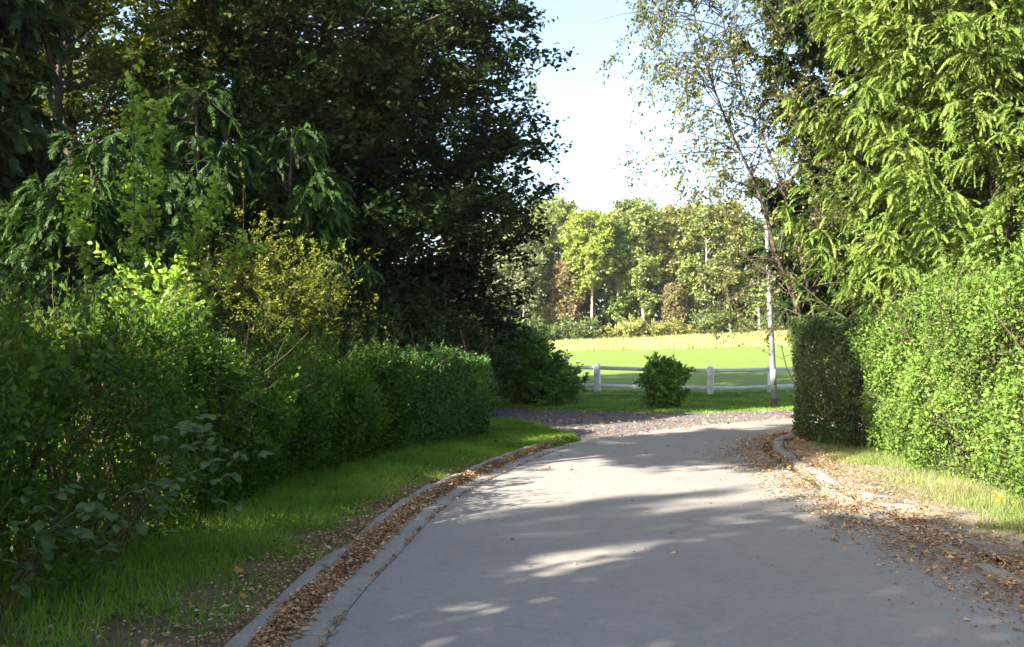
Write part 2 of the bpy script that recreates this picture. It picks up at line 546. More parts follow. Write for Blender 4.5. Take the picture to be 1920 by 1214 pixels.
# gravel drive
gn = spline([(-12, 21.4), (-4, 21.3), (-.4, 20.9), (.45, 19.3), (.9, 16.6), (2.5, 17.6), (5, 20), (8, 21.5), (14, 22.6), (24, 23)], 90)
gf = spline([(-12, 26.6), (-4, 25.8), (-.5, 25), (1.3, 24), (2.6, 23.4), (4.6, 23.3), (6.4, 24.0), (8.6, 24.5), (14, 25.3), (24, 25.8)], 90)
strip('gravel_drive', gn, gf, -.004, M['gravel'], 8)

# road, gutter, verges
strip('road', EL, ER, .002, M['asphalt'], 10, crown=.03)
sel = slice(60, 300)
KL = offset(EL, .40)          # kerb line on the hedge side
HEDGE_L = spline([(-3.4, -6), (-3.1, 2), (-2.75, 6), (-2.6, 9), (-2.55, 11), (-2.0, 13), (-1.25, 14.8), (-.5, 17.0)], 160)
VL = spline([(-4.2, -16), (-4.0, 0), (-3.7, 6), (-3.5, 10), (-3, 13), (-2.2, 15.5), (-1.2, 18.5), (-.3, 20.8), (.4, 19.3), (.95, 17.0), (1.0, 16.4)], 220)
vin = spline([(-1.46, -16), (-1.43, 0), (-1.39, 5.3), (-1.24, 7.7), (-.99, 10.1), (-.39, 12.83), (-.1, 13.6), (.2, 14.4), (.5, 15.2), (.75, 15.7), (.98, 16.3)], 220)
strip('verge', vin, VL, .004, M['soil'], 10, zf=lambda x, y: .016 + rough(x, y, .012))
vr0 = offset(ER[:330], -.34)
vr1 = offset(ER[:330], -2.6)
strip('verge', vr0, vr1, .004, M['sand'], 10, zf=lambda x, y: .012 + rough(x, y, .012))


def slab_run(name, line, s0, s1, step, w, h, mat, rng, gap=.012, zt=0.0, skip=(), tilt=.006, piece='kerb_stone', lenvar=0.0, wvar=0.0):
    """stones laid end to end along a line; each one its own piece"""
    root = mkobj(name, None)
    tag(root, kind='structure')
    s = arc(line)
    at = s0
    k = 0
    while at < s1:
        ln = step * (1 + lenvar * (rng.random() - .5))
        if k not in skip:
            sub = np.linspace(at + gap / 2, at + ln - gap / 2, 5)
            c = np.stack([np.interp(sub, s, line[:, 0]), np.interp(sub, s, line[:, 1])], 1)
            T = norm(np.gradient(c, axis=0))
            Nn = np.stack([-T[:, 1], T[:, 0]], 1)
            ww = w * (1 + wvar * (rng.random() - .5))
            be = .012
            a1, a2 = rng.normal() * tilt, rng.normal() * tilt
            prof = [(-ww / 2, -.1), (-ww / 2, h - be), (-ww / 2 + be, h), (ww / 2 - be, h), (ww / 2, h - be), (ww / 2, -.1)]
            V = []
            for ii in range(5):
                for (u, zz) in prof:
                    e = .006 if ii in (0, 4) and zz > 0 else 0
                    V.append((c[ii, 0] + Nn[ii, 0] * u, c[ii, 1] + Nn[ii, 1] * u, zt + zz - e + a1 * (ii / 2 - 1) + a2 * u / ww))
            F = []
            for ii in range(4):
                for jj in range(5):
                    b = ii * 6 + jj
                    F.append((b, b + 1, b + 7, b + 6))
            g = Geo().add(V, F)
            g.add(V, [(0, 5, 4, 1), (1, 4, 3, 2), (24, 25, 28, 29), (25, 26, 27, 28)])
            g.obj(piece, mat, root)
        at += ln
        k += 1
    return root


rng = np.random.default_rng(3)
sE = arc(EL)
s_of = lambda y: float(np.interp(y, EL[:260, 1], sE[:260]))
slab_run('gutter', offset(EL, .19), s_of(1.0), s_of(16.2), 1.5, .365, .006, M['concrete'], rng, .01, .0, (), .002, 'gutter_slab')
slab_run('kerb', KL + 0, s_of(1.0), s_of(16.0), 1.0, .125, .058, M['concrete'], rng, .022, .0, (), .013, 'kerb_stone', .3, .2)
sR = arc(ER)
sr_of = lambda y: float(np.interp(y, ER[:280, 1], sR[:280]))
slab_run('kerb', offset(ER, -.08), sr_of(1.0), sr_of(10.6), 1.0, .12, .05, M['concrete'], rng, .015, .0, (), .008, 'kerb_stone', .15, .1)
slab_run('kerb', offset(ER, -.22), sr_of(11.0), sr_of(18.5), .55, .16, .06, M['stone'], rng, .02, .0, (4,), .012, 'kerb_stone', .3, .25)
slab_run('paving_edge', offset(ER, -.46), sr_of(4.0), sr_of(11.0), .62, .36, .035, M['stone'], rng, .03, .0, (5, 8), .02, 'paving_stone', .5, .35)

# joint between gutter and road: crumbs of moss and earth
jl = offset(EL, .015)
g = Geo()
n = 900
s = rng.uniform(s_of(3.5), s_of(15.5), n)
keep = (np.sin(s * 5) + np.sin(s * 11.3) + rng.normal(size=n) * .7) > 0
s = s[keep]; n = len(s)
P = np.stack([np.interp(s, sE, jl[:, 0]), np.interp(s, sE, jl[:, 1]), np.full(n, .012)], 1) + rng.normal(size=(n, 3)) * [.012, .012, .002]
ang = rng.random(n) * 2 * pi
leaf_geo(g, P, np.stack([np.cos(ang), np.sin(ang), rng.random(n) * .5], 1), rng.normal(size=(n, 3)) * .4 + Z, .035, .02, rng.random(n) * .5)
tag(g.obj('joint_debris', M['l_litter']), 'brown crumbs and leaf bits caught in the joint beside the gutter', 'leaf litter', kind='stuff')


# ------------------------------------------------------------------ plants
def line_c(pts, k=12):
    return spline(pts, k)[None]


def cone_limbs(rng, trunk, n, t0, t1, rad, ang=1.2, trop=0., wob=.06, k=7, tp=1.0):
    """limbs leaving the trunk, length from rad(z)"""
    C = grow(rng, trunk, n, t0, t1, (ang, .15), lambda P, t: rad(P[:, 2]), k, trop, wob, lv=(.78, .34), tp=tp)
    return C


def cedar(name, label, loc, h, rad, nl, nsub, nfr, blades, mat, seed, tr=.22, z0=.08, bl=.07, bw=.016, frl=.34, group=None, bark='barkred', cull=None, droop=-1.3, top=99):
    """drooping cypress / red cedar: limbs arch out, flat sprays hang from them"""
    rng = np.random.default_rng(seed)
    t = thing(name, label, 'tree', loc, group)
    trunk = line_c([(0, 0, -.1), (.05, .03, h * .33), (-.04, .05, h * .66), (0, 0, h)], 14)
    L = cone_limbs(rng, trunk, nl, z0, .985, rad, 1.35, .25, .05, 9)
    # arch: droop in the middle, tips rise
    ln = np.linspace(0, 1, 9)
    L[:, :, 2] += (-.35 * np.sin(ln * pi * .9) * np.linalg.norm(L[:, -1, :2] - L[:, 0, :2], axis=1)[:, None] * .45)
    S = grow(rng, L, nsub, .08, 1.0, (.8, .25), lambda P, t: .66 * (1.1 - .5 * t), 6, -.85, .05, planar=.9, tp=.75)
    F = grow(rng, S, int(nfr * .72), .1, 1.0, (.6, .25), lambda P, t: frl * (1.15 - .4 * t), 5, droop, .04, planar=.5)
    F2 = grow(rng, L, nfr - int(nfr * .72), .25, 1.0, (1.0, .25), lambda P, t: frl * (1.2 - .5 * t), 5, droop * 1.3, .04, planar=.7, tp=.8)
    F = np.concatenate([F, F2])
    if cull is not None:
        F = F[((F[:, 0, 1] < cull) & (F[:, 0, 0] < 2.5) & (F[:, 0, 2] < top)) | (rng.random(len(F)) < .22)]
    tg = tubes(trunk, tr, .02, 10)
    tg.obj('trunk', M[bark], t, True)
    bg_ = tubes(L, .028, .006, 4)
    tubes(S[:, [0, 2, 5]], .007, .002, 3, bg_)
    bg_.obj('branches', M[bark], t, True)
    g = Geo()
    fronds_on(rng, g, F, blades // 2, bl, bw)
    fronds_on(rng, g, S, blades // 2 + 1, bl, bw)
    g.obj('crown', M[mat], t)
    return t


def broad(name, label, loc, trunkpts, tr, nl, lt, rad, n2, l2, n3, l3, m, lsz, mat, seed, group=None, bark='bark', ang=1.0, trop=.25,
          planar=.55, flat=.65, hang=.0, cat='tree', t3=-.15, shape=4, wr=.62, cull=None, tp=1.0, lr=.28, top=99):
    rng = np.random.default_rng(seed)
    t = thing(name, label, cat, loc, group)
    stems = np.concatenate([line_c(p, 14) for p in trunkpts])
    L = cone_limbs(rng, stems, nl, lt[0], lt[1], rad, ang, trop, .09, 8, tp)
    if len(stems) and lt[1] > .95:
        pass
    S = grow(rng, L, n2, .2, 1.0, (.8, .25), lambda P, t: l2 * (1.15 - .5 * t), 6, trop * .6, .09, planar, .8)
    W = grow(rng, np.concatenate([S]), n3, .15, 1.0, (.7, .3), l3, 4, t3, .08, planar)
    if cull is not None:
        W = W[((W[:, 0, 1] < cull) & (W[:, 0, 2] < top)) | (rng.random(len(W)) < .25)]
    tubes(stems, tr, tr * .12, 9).obj('trunk', M[bark], t, True)
    b = tubes(L, tr * lr, tr * .04, 5)
    tubes(S[:, [0, 2, 5]], tr * .06, tr * .015, 3, b)
    if False:
        tubes(W, .004, .0015, 3, b)
    tag(b.obj('branches', M[bark], t, True), kind='stuff')
    g = Geo()
    leaves_on(rng, g, W, m, lsz, lsz * wr, .7, flat, lsz * .3, .1, hang, shape=shape)
    g.obj('crown', M[mat] if isinstance(mat, str) else mat, t)
    return t


def hedge(name, label, line, width, height, dens, lsz, mat, seed, amp=.06, depth=.3, wr=.6, shoots=0, shl=.3, round_=.25, loc=(0, 0, 0), endcaps=True, twn=0, back=0, upness=.3, gaps=.16, foot=.25, bk=.22):
    """clipped or wild hedge along a line: leaves over an uneven outer skin, thinner towards the inside"""
    rng = np.random.default_rng(seed)
    root = thing(name, label, 'hedge', (line[0, 0], line[0, 1], 0))
    off = np.array([line[0, 0], line[0, 1], 0])
    s = arc(line)
    T = norm(np.gradient(line, axis=0))
    Ls = s[-1]
    hf = height if callable(height) else (lambda u: np.full_like(u, height))
    ph = rng.random(8) * 6

    def lump(a, b):
        return amp * (np.sin(a * 2.1 + ph[0]) * np.sin(b * 2.7 + ph[1]) + .7 * np.sin(a * 4.9 + ph[2] + b) * np.sin(b * 5.3 + ph[3]) + .5 * np.sin(a * 9.7 + ph[4]) * np.sin(b * 8.9 + ph[5]))

    def skin(u, c, inn):
        """u along, c 0..1 around the section (left foot - over top - right foot); inn = depth below skin"""
        H = hf(u)
        w = width / 2
        per = 2 * H + 2 * w
        q = c * per
        left = q < H
        top = (q >= H) & (q < H + 2 * w)
        x = np.where(left, -w, np.where(top, q - H - w, w))
        z = np.where(left, q, np.where(top, H, per - q))
        nx = np.where(left, -1.0, np.where(top, 0, 1.0))
        nz = np.where(top, 1.0, 0.0)
        # round the shoulders
        zz = np.clip((z - (H - round_)) / round_, 0, 1)
        xx = np.clip((np.abs(x) - (w - round_)) / round_, 0, 1)
        k = np.clip(np.sqrt(xx ** 2 + zz ** 2) - 1, 0, 1) * round_
        sgx = np.sign(x)
        nx = nx + sgx * xx * zz * 1.2
        nz = nz + xx * zz * 1.2
        ll = np.sqrt(nx ** 2 + nz ** 2)
        nx, nz = nx / ll, nz / ll
        d = lump(u, q) - inn - k - foot * np.clip(1 - z / .7, 0, 1) ** 1.5
        x = x + nx * d
        z = np.maximum(z + nz * d, .02)
        cx = np.interp(u, s, line[:, 0]); cyy = np.interp(u, s, line[:, 1])
        tx = np.interp(u, s, T[:, 0]); ty = np.interp(u, s, T[:, 1])
        P = np.stack([cx + ty * x, cyy - tx * x, z], 1)
        N = np.stack([ty * nx, -tx * nx, nz], 1)
        return P, norm(N), np.stack([tx, ty, 0 * tx], 1)

    Hm = float(np.mean(hf(np.linspace(0, Ls, 20))))
    area = Ls * (2 * Hm + width)
    n = int(area * dens)
    u = rng.random(n) * Ls
    c = rng.random(n)
    if back:
        cb = c if back < 0 else 1 - c
        kp = (cb > .34) | (rng.random(n) < bk)
        u, c = u[kp], c[kp]
        n = len(u)
    inn = rng.exponential(depth * .33, n).clip(0, depth * 1.6) - .02
    gp = np.sin(u * 6.1 + ph[1]) * np.sin(c * 31 + ph[2] + u) + .8 * np.sin(u * 13.7 + c * 23 + ph[3]) * np.sin(c * 57 - u * 3 + ph[4]) + .5 * rng.normal(size=n)
    inn = inn + np.clip(gp - .55, 0, 1) * gaps
    P, N, Tt = skin(u, c, inn)
    if endcaps:
        # the two ends
        ne = int(2 * Hm * width * dens)
        e = rng.choice([0.0, Ls], ne)
        x = rng.uniform(-width / 2 + .02, width / 2 - .02, ne)
        z = rng.uniform(.03, Hm - .03, ne)
        ii = np.where(e > 0, len(line) - 1, 0)
        tt = T[ii]
        sg = np.where(e > 0, 1.0, -1.0)
        dd = lump(x * 2, z) - rng.exponential(depth * .33, ne).clip(0, depth * 1.6)
        dd = dd - np.clip((np.abs(x) - width / 2 + round_) / round_, 0, 1) ** 2 * round_ * .7
        zz = np.minimum(z, hf(e) - .03)
        Pe = np.stack([line[ii, 0] + tt[:, 1] * x + tt[:, 0] * sg * dd, line[ii, 1] - tt[:, 0] * x + tt[:, 1] * sg * dd, zz], 1)
        Ne = np.stack([tt[:, 0] * sg, tt[:, 1] * sg, 0 * x], 1)
        P = np.concatenate([P, Pe]); N = np.concatenate([N, Ne]); n = len(P)
    g = Geo()
    A = norm(rng.normal(size=(n, 3)) * .8 + Z * upness + N * .5)
    NN = N * .8 + rng.normal(size=(n, 3)) * .55 + Z * .25
    q = .5 + .9 * rng.random(n)
    v = np.clip(rng.random(n) ** 1.3 * .65 + .35 * (.5 + .5 * np.sin(P[:, 0] * 3 + P[:, 1] * 2.3 + ph[6]) * np.sin(P[:, 2] * 4 + P[:, 1] * 1.7 + ph[7])), 0, 1)
    leaf_geo(g, P - off, A, NN, lsz * q, lsz * wr * q, v)
    # inside: stems and twigs
    ns = int(Ls * 9)
    u = rng.random(ns) * Ls
    cx = np.interp(u, s, line[:, 0]); cyy = np.interp(u, s, line[:, 1])
    b0 = np.stack([cx, cyy, 0 * u - .02], 1) + rng.normal(size=(ns, 3)) * [width * .12, width * .12, 0]
    b1 = b0 + np.stack([rng.normal(size=ns) * width * .22, rng.normal(size=ns) * width * .22, hf(u) * (.75 + .15 * rng.random(ns))], 1)
    C = b0[:, None] * (1 - np.linspace(0, 1, 5))[None, :, None] + b1[:, None] * np.linspace(0, 1, 5)[None, :, None]
    C[:, 1:4] += rng.normal(size=(ns, 3, 3)) * .04
    tw = grow(rng, C, int(area * 22), .1, 1, (1.0, .3), width * .42, 4, .2, .12)
    if shoots:
        u = rng.random(shoots) * Ls
        P, N, _ = skin(u, rng.uniform(.30, .72, shoots), np.full(shoots, .05))
        k = 5
        Sh = np.zeros((shoots, k, 3)); Sh[:, 0] = P
        D = norm(N * .6 + Z * .7 + rng.normal(size=(shoots, 3)) * .35)
        ll = shl * (.3 + rng.random(shoots))
        for jj in range(1, k):
            D = norm(D + rng.normal(size=(shoots, 3)) * .1)
            Sh[:, jj] = Sh[:, jj - 1] + D * (ll / (k - 1))[:, None]
        leaves_on(rng, g, Sh - off, 14, lsz * 1.05, lsz * wr * 1.05, .7, .4, .01)
        tw = tw if tw is not None else Sh
        sb = tubes(Sh - off, .004, .0015, 3)
        tag(sb.obj('shoots', M['twig'], root), kind='stuff')
    b = tubes(C - off, .02, .006, 4)
    tubes(tw - off, .005, .002, 3, b)
    b.obj('stems', M['twig'], root)
    g.obj('foliage', M[mat], root)
    return root


def shrub(name, label, loc, h, w, nst, n2, n3, m, lsz, mat, seed, group=None, ang=.5, trop=.4, l2=.4, l3=.25, flat=.4, wr=.45, bare=.1, cat='shrub', shape=4, sc=1.0, bark='twig', t3=.2, sr=.018):
    """many-stemmed bush"""
    rng = np.random.default_rng(seed)
    t = thing(name, label, cat, loc, group, 0, sc)
    az = rng.random(nst) * 2 * pi
    rr = np.sqrt(rng.random(nst)) * w * .5
    k = 7
    C = np.zeros((nst, k, 3))
    hh = h * (1 - .45 * (rr / (w * .5)) ** 2) * (.75 + .25 * rng.random(nst)) - l3 * .6
    tl = np.linspace(0, 1, k)
    bow = tl ** .75
    C[:, :, 0] = (np.cos(az) * (rr + .0))[:, None] * bow * .95 + rng.normal(size=(nst, 1)) * .05
    C[:, :, 1] = (np.sin(az) * (rr + .0))[:, None] * bow * .95 + rng.normal(size=(nst, 1)) * .05
    C[:, :, 2] = hh[:, None] * tl ** 1.15 - .02
    C[:, 1:] += rng.normal(size=(nst, k - 1, 3)) * .025 * h
    C[:, :, 2] = np.maximum(C[:, :, 2], -.02)
    S = grow(rng, C, n2, bare, 1, (.8, .3), l2, 5, trop, .1)
    W = grow(rng, S, n3, .1, 1, (.7, .3), l3, 4, t3, .1)
    W[:, :, 2] = np.maximum(W[:, :, 2], .03)
    b = tubes(C, sr, sr * .35, 5)
    tubes(S, sr * .3, sr * .12, 3, b)
    b.obj('stems', M[bark], t, True)
    g = Geo()
    leaves_on(rng, g, W, m, lsz, lsz * wr, .65, flat, lsz * .2, .1, shape=shape)
    g.obj('foliage', M[mat] if isinstance(mat, str) else mat, t)
    return t


# ------------------------------------------------------------------ trees on the hedge side (left of the road)
def prof(pts):
    zz, rr = zip(*pts)
    return lambda z: np.interp(z, zz, rr)


# the large dark tree over the drive
broad('copper_beech', 'huge dark broad tree with wide layered crown over the gravel drive', (-4.75, 25, 0),
      [[(0, 0, -.2), (.1, .1, 3), (-.1, 0, 6), (.2, -.1, 10), (0, 0, 14.5)]], .34, 290, (.10, .97),
      prof([(1, 4.2), (2.5, 5.2), (4, 5.5), (6, 5.6), (8, 5.3), (10.5, 5.0), (13, 3.0), (15, .8)]),
      3800, 1.0, 31000, .55, 12, .13, 'l_beech', 11, tp=1.15, lr=.13, top=11.3, ang=1.42, trop=.05, planar=.55, flat=.6, t3=-.1, wr=.7, cull=1.0)
broad('maple_tree', 'tall olive-leaved tree with sunlit outer leaves at the upper left behind the conifers', (-9.6, 21.5, 0),
      [[(0, 0, -.2), (.2, 0, 4), (-.1, .1, 8), (.1, 0, 14)]], .24, 70, (.15, .97),
      prof([(1, 2.5), (3, 3.6), (6, 4.4), (9, 4.2), (12, 3), (15, 1)]),
      900, 1.2, 4200, .55, 12, .15, 'l_maple', 12, ang=1.0, trop=.2, planar=.6, flat=.6, t3=-.15)

_mt = [o for o in bpy.data.objects if o.name == 'maple_tree'][0]
copy_thing(_mt, (-8.3, 18.4, 0), 1.2, .72, 'olive-leaved tree rising between the cypresses at the upper left')
copy_thing(_mt, (-8.0, 31.5, 0), 2.4, 1.15, 'tall tree filling the sky behind the large dark tree')
copy_thing(_mt, (-15.5, 27.5, 0), 4.4, 1.2, 'tall olive tree far back at the left edge of the photo')
for o in bpy.data.objects:
    if o.name.startswith('maple_tree'): o["group"] = 'tall trees behind the hedge garden'
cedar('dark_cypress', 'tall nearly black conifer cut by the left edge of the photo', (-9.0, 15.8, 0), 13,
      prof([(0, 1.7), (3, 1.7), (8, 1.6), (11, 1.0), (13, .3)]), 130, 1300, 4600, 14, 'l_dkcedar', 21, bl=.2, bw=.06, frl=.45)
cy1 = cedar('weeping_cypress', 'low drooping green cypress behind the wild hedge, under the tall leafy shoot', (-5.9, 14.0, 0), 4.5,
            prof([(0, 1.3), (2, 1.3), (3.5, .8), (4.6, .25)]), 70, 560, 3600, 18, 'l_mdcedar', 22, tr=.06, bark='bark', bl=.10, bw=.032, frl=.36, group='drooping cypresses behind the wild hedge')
copy_thing(cy1, (-3.9, 17.6, 0), 1.9, (1.0, 1.0, 1.2), 'drooping dark cypress just behind the yellow-leaved shrub')
copy_thing(cy1, (-5.3, 16.6, 0), 4.0, (1.15, 1.15, 1.3), 'drooping dark cypress standing between two others under the large dark tree')
# trees beyond the frame on the hedge side: they throw the streaky shade over road and hedge
sh1 = broad('roadside_tree', 'leafy roadside tree off to the left, out of the picture', (-8.5, -1.4, 0),
            [[(0, 0, -.2), (.1, 0, 3), (0, .1, 7.6)]], .18, 55, (.15, .97), prof([(1, 2.2), (3, 3.0), (5, 2.8), (7.5, .8)]),
            450, 1.0, 2400, .5, 11, .18, 'l_maple', 24, ang=1.1, trop=.12, planar=.8, flat=.7, group='roadside trees beyond the picture edge')
sh1.scale = (1.12, 1.12, 1.12)
copy_thing(sh1, (-8.2, -7.1, 0), 2.1, 1.15)
copy_thing(sh1, (-8.8, 2.0, 0), 4.1, (.85, .85, .68))
copy_thing(sh1, (-8.6, 8.6, 0), 1.1, (.7, .7, .78))
_rp = broad('roadside_pine', 'tall bare-trunked tree with high crown off to the left, out of the picture', (-9.4, 6.4, 0),
      [[(0, 0, -.2), (.1, 0, 4), (0, .1, 7), (0, 0, 10.7)]], .2, 50, (.72, .97), prof([(7.5, 1.7), (9, 2.3), (10.5, 1.6), (11, .6)]),
      350, .8, 1900, .5, 11, .17, 'l_maple', 25, ang=1.3, trop=.1, planar=.7, flat=.6, group='tall bare-trunked trees beyond the picture edge')
copy_thing(_rp, (-16.2, -2.9, 0), 2.0, (.42, .42, 1.14))

# ------------------------------------------------------------------ hedges
hedge('wild_hedge', 'long unclipped mixed hedge in shade along the grass verge', spline([(-3.9, 1.5), (-3.72, 4), (-3.5, 6), (-3.3, 9), (-3.2, 11), (-2.7, 13), (-2.1, 14.6)], 120), 1.5,
      lambda u: np.interp(u, [0, 7, 9, 11, 14], [1.58, 1.58, 1.36, 1.30, 1.34]) + .12 * np.sin(u * .9 + 2) + .1 * np.sin(u * 2.3) + .06 * np.sin(u * 5.9), 2400, .05, 'l_wild', 31, back=-1, bk=.5, amp=.2, depth=.4, wr=.62, shoots=800, shl=.42, round_=.5, gaps=.22)
hedge('round_hedge', 'dark clipped hedge end with rounded top beside the gravel drive', spline([(-2.3, 14.9), (-1.7, 15.7), (-1.2, 16.6), (-1.0, 17.3)], 40), 1.5,
      lambda u: 1.5 - .05 * u + 0 * u, 2600, .05, 'l_round', 32, back=-1, amp=.06, depth=.3, wr=.5, shoots=130, shl=.2, round_=.45)
hedge('privet_hedge', 'tall clipped light green hedge in full sun above the leaf-strewn kerb', spline([(5.75, 5.5), (5.72, 7), (5.7, 9), (5.75, 12), (5.85, 14.3)], 80), 1.7,
      lambda u: np.interp(u, [0, 4, 6.5, 8.8], [2.75, 2.5, 2.25, 1.95]) + .05 * np.sin(u * 2.1) + .04 * np.sin(u * 5.3), 2600, .044, 'l_privet', 33, back=1, gaps=.26, amp=.13, depth=.28, wr=.62, shoots=520, shl=.32, round_=.4)
hedge('hornbeam_hedge', 'dark shaded hedge end where the road turns, behind the sunlit hedge', spline([(5.65, 14.8), (5.4, 16.0), (5.7, 17.4)], 40), 1.5,  # its dark leaf colour adds to the shade falling here
      lambda u: 1.95 + 0 * u, 2900, .046, 'l_shaded_hedge', 34, back=1, gaps=.06, foot=.1, amp=.07, depth=.28, wr=.62, shoots=80, shl=.16, round_=.2)

# bushes rising from or behind the wild hedge
shrub('sunlit_bush', 'bright sunlit light green bush rising out of the wild hedge', (-3.45, 9.2, 0), 2.3, 1.7, 36, 380, 1500, 15, .06, 'l_bright', 41, ang=.5, l2=.32, l3=.2, wr=.65, bare=.3)
shrub('yellow_shrub', 'arching yellow-leaved shrub with feathery sprays behind the hedge', (-3.9, 15.3, 0), 3.5, 3.0, 50, 700, 3000, 17, .058, 'l_yellow', 42, l2=.85, l3=.42, trop=.05, wr=.42, flat=.65, bare=.42, t3=-.15)
# tall shoots of a young tree
rng = np.random.default_rng(43)
sp = thing('sapling', 'young tree with tall upright shoot of bright leaves, in front of the conifers', 'tree', (-4.35, 11.2, 0))
st = np.concatenate([line_c(p, 10) for p in [
    [(0, 0, 0), (.05, 0, 1.5), (.1, 0, 3.0), (.05, .02, 4.9)],
    [(0, .05, 0), (.15, 0, 1.4), (.25, 0, 2.8), (.35, 0, 4.3)],
    [(.1, 0, 0), (.3, 0, 1.4), (.7, .1, 2.6), (1.0, .1, 3.4)],
    [(.1, 0, 0), (.5, 0, 1.3), (1.0, .1, 2.3), (1.4, .2, 2.75)],
    [(-.1, 0, 0), (-.3, 0, 1.5), (-.5, .1, 2.6), (-.6, .1, 3.4)]]])
W = grow(rng, st, 300, .42, 1, (1.0, .3), .22, 4, .2, .1)
tb = tubes(st, .02, .004, 5); tubes(W, .004, .0015, 3, tb)
tb.obj('stems', M['twig'], sp, True)
g = Geo(); leaves_on(rng, g, W, 10, .065, .045, .7, .5, .02, shape=6); leaves_on(rng, g, st, 40, .065, .045, .8, .5, .03, t0=.35)
g.obj('foliage', M['l_bright'], sp)

# understory behind the hedge
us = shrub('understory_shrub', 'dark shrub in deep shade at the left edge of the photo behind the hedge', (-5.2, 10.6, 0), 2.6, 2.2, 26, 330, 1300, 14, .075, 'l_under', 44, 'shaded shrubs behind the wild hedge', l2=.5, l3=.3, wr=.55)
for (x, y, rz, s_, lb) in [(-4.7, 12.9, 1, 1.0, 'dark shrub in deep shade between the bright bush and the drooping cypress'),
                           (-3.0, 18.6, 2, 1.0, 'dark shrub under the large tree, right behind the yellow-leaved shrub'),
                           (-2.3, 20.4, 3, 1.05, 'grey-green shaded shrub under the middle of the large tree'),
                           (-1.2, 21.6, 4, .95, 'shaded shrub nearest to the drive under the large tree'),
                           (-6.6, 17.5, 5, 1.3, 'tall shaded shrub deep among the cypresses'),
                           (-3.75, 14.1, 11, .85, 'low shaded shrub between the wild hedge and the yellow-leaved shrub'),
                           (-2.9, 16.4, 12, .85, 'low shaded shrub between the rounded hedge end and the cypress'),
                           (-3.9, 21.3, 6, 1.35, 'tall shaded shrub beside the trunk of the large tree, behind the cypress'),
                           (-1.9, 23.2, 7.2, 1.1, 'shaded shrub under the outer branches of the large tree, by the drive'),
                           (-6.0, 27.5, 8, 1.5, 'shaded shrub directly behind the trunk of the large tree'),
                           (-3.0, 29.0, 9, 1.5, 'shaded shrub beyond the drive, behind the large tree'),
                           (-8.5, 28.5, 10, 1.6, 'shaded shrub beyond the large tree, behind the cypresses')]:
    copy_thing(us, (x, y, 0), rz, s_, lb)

# laurels by the gravel drive
shrub('laurel_clump', 'large leafy laurel with several bare stems beside the left end of the white fence', (.35, 27.2, 0), 2.2, 2.9, 26, 300, 1200, 13, .12, 'l_laurel', 45, l2=.42, l3=.28, wr=.45, bare=.2, shape=6, sr=.035)
shrub('low_laurel', 'low dense laurel at the foot of the larger laurel, beside the fence', (1.15, 26.6, 0), 1.25, 1.35, 18, 150, 600, 14, .11, 'l_laurel', 46, l2=.3, l3=.22, wr=.42, bare=.1, shape=6)
shrub('round_laurel', 'single round laurel bush standing on the grass before the white fence', (3.8, 25.2, 0), 1.38, 1.15, 36, 300, 950, 12, .1, 'l_laurel', 47, l2=.22, l3=.17, wr=.48, bare=.02, shape=4, flat=.3)
shrub('yellow_green_bush', 'bright yellow-green bush showing above the large laurel', (-.5, 33.0, 0), 2.7, 2.6, 20, 240, 900, 14, .11, 'l_bright', 48, l2=.5, l3=.3, wr=.55)

# ------------------------------------------------------------------ right side: big cedar, dark cypress, birch
cedar('red_cedar', 'huge sunlit conifer with drooping light green sprays towering over the clipped hedge', (8.1, 16.6, 0), 11,
      prof([(0, 3.6), (2.5, 3.9), (3.4, 3.5), (4.5, 3.1), (7, 3.1), (9, 2.6), (11.5, .4)]), 230, 5200, 42000, 18, 'l_cedar', 51, tr=.2, z0=.12, bl=.064, bw=.028, frl=.33, bark='bark', cull=.8, droop=-1.05, top=8.3)
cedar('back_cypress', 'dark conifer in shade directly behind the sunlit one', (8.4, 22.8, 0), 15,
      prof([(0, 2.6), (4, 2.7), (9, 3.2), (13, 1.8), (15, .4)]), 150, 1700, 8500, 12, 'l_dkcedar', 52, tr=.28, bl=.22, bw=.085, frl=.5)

copy_thing([o for o in bpy.data.objects if o.name == 'back_cypress'][0], (11.6, 20.8, 0), 2.2, .95, 'dark conifer behind the right edge of the sunlit one')
copy_thing(bpy.data.objects['back_cypress'], (12.2, 26.5, 0), 4.0, 1.0, 'dark conifer standing farthest back behind the sunlit one', 'dark conifers behind the sunlit one')
[o for o in bpy.data.objects if o.name == 'back_cypress'][0]['group'] = 'dark conifers behind the sunlit one'
bpy.data.objects['back_cypress.001']['group'] = 'dark conifers behind the sunlit one'
# birch
rng = np.random.default_rng(53)
bt = thing('birch_tree', 'slender leaning tree with sparse small autumn leaves against the sky', 'tree', (6.5, 20.5, 0))
bs = np.concatenate([line_c(p, 16) for p in [
    [(0, 0, -.1), (-.4, 0, 1.6), (-.69, 0, 2.5), (-1.05, 0, 3.4), (-1.38, 0, 4.64), (-2.06, 0, 6.15), (-2.4, .1, 7.2), (-2.7, .1, 8.4), (-2.9, .1, 9.6)],
    [(.15, .2, -.1), (-.3, .2, 2.5), (-.95, .2, 5.1), (-1.7, .2, 6.8), (-2.1, .2, 8.4), (-2.2, .2, 9.8)]]])
Lb = grow(rng, bs, 140, .2, .98, (1.0, .25), 1.7, 8, -.25, .09, tp=.9)
Sb = grow(rng, Lb, 620, .2, 1, (.8, .3), .8, 6, -.7, .1)
Wb = grow(rng, Sb, 1900, .2, 1, (.7, .3), .4, 4, -.7, .1)
tubes(bs, [.06, .042], .008, 8).obj('trunk', M['birch'], bt, True)
b = tubes(Lb, .014, .004, 4); tubes(Sb, .005, .002, 3, b); tubes(Wb, .0025, .0012, 3, b)
b.obj('branches', M['birch'], bt, True)
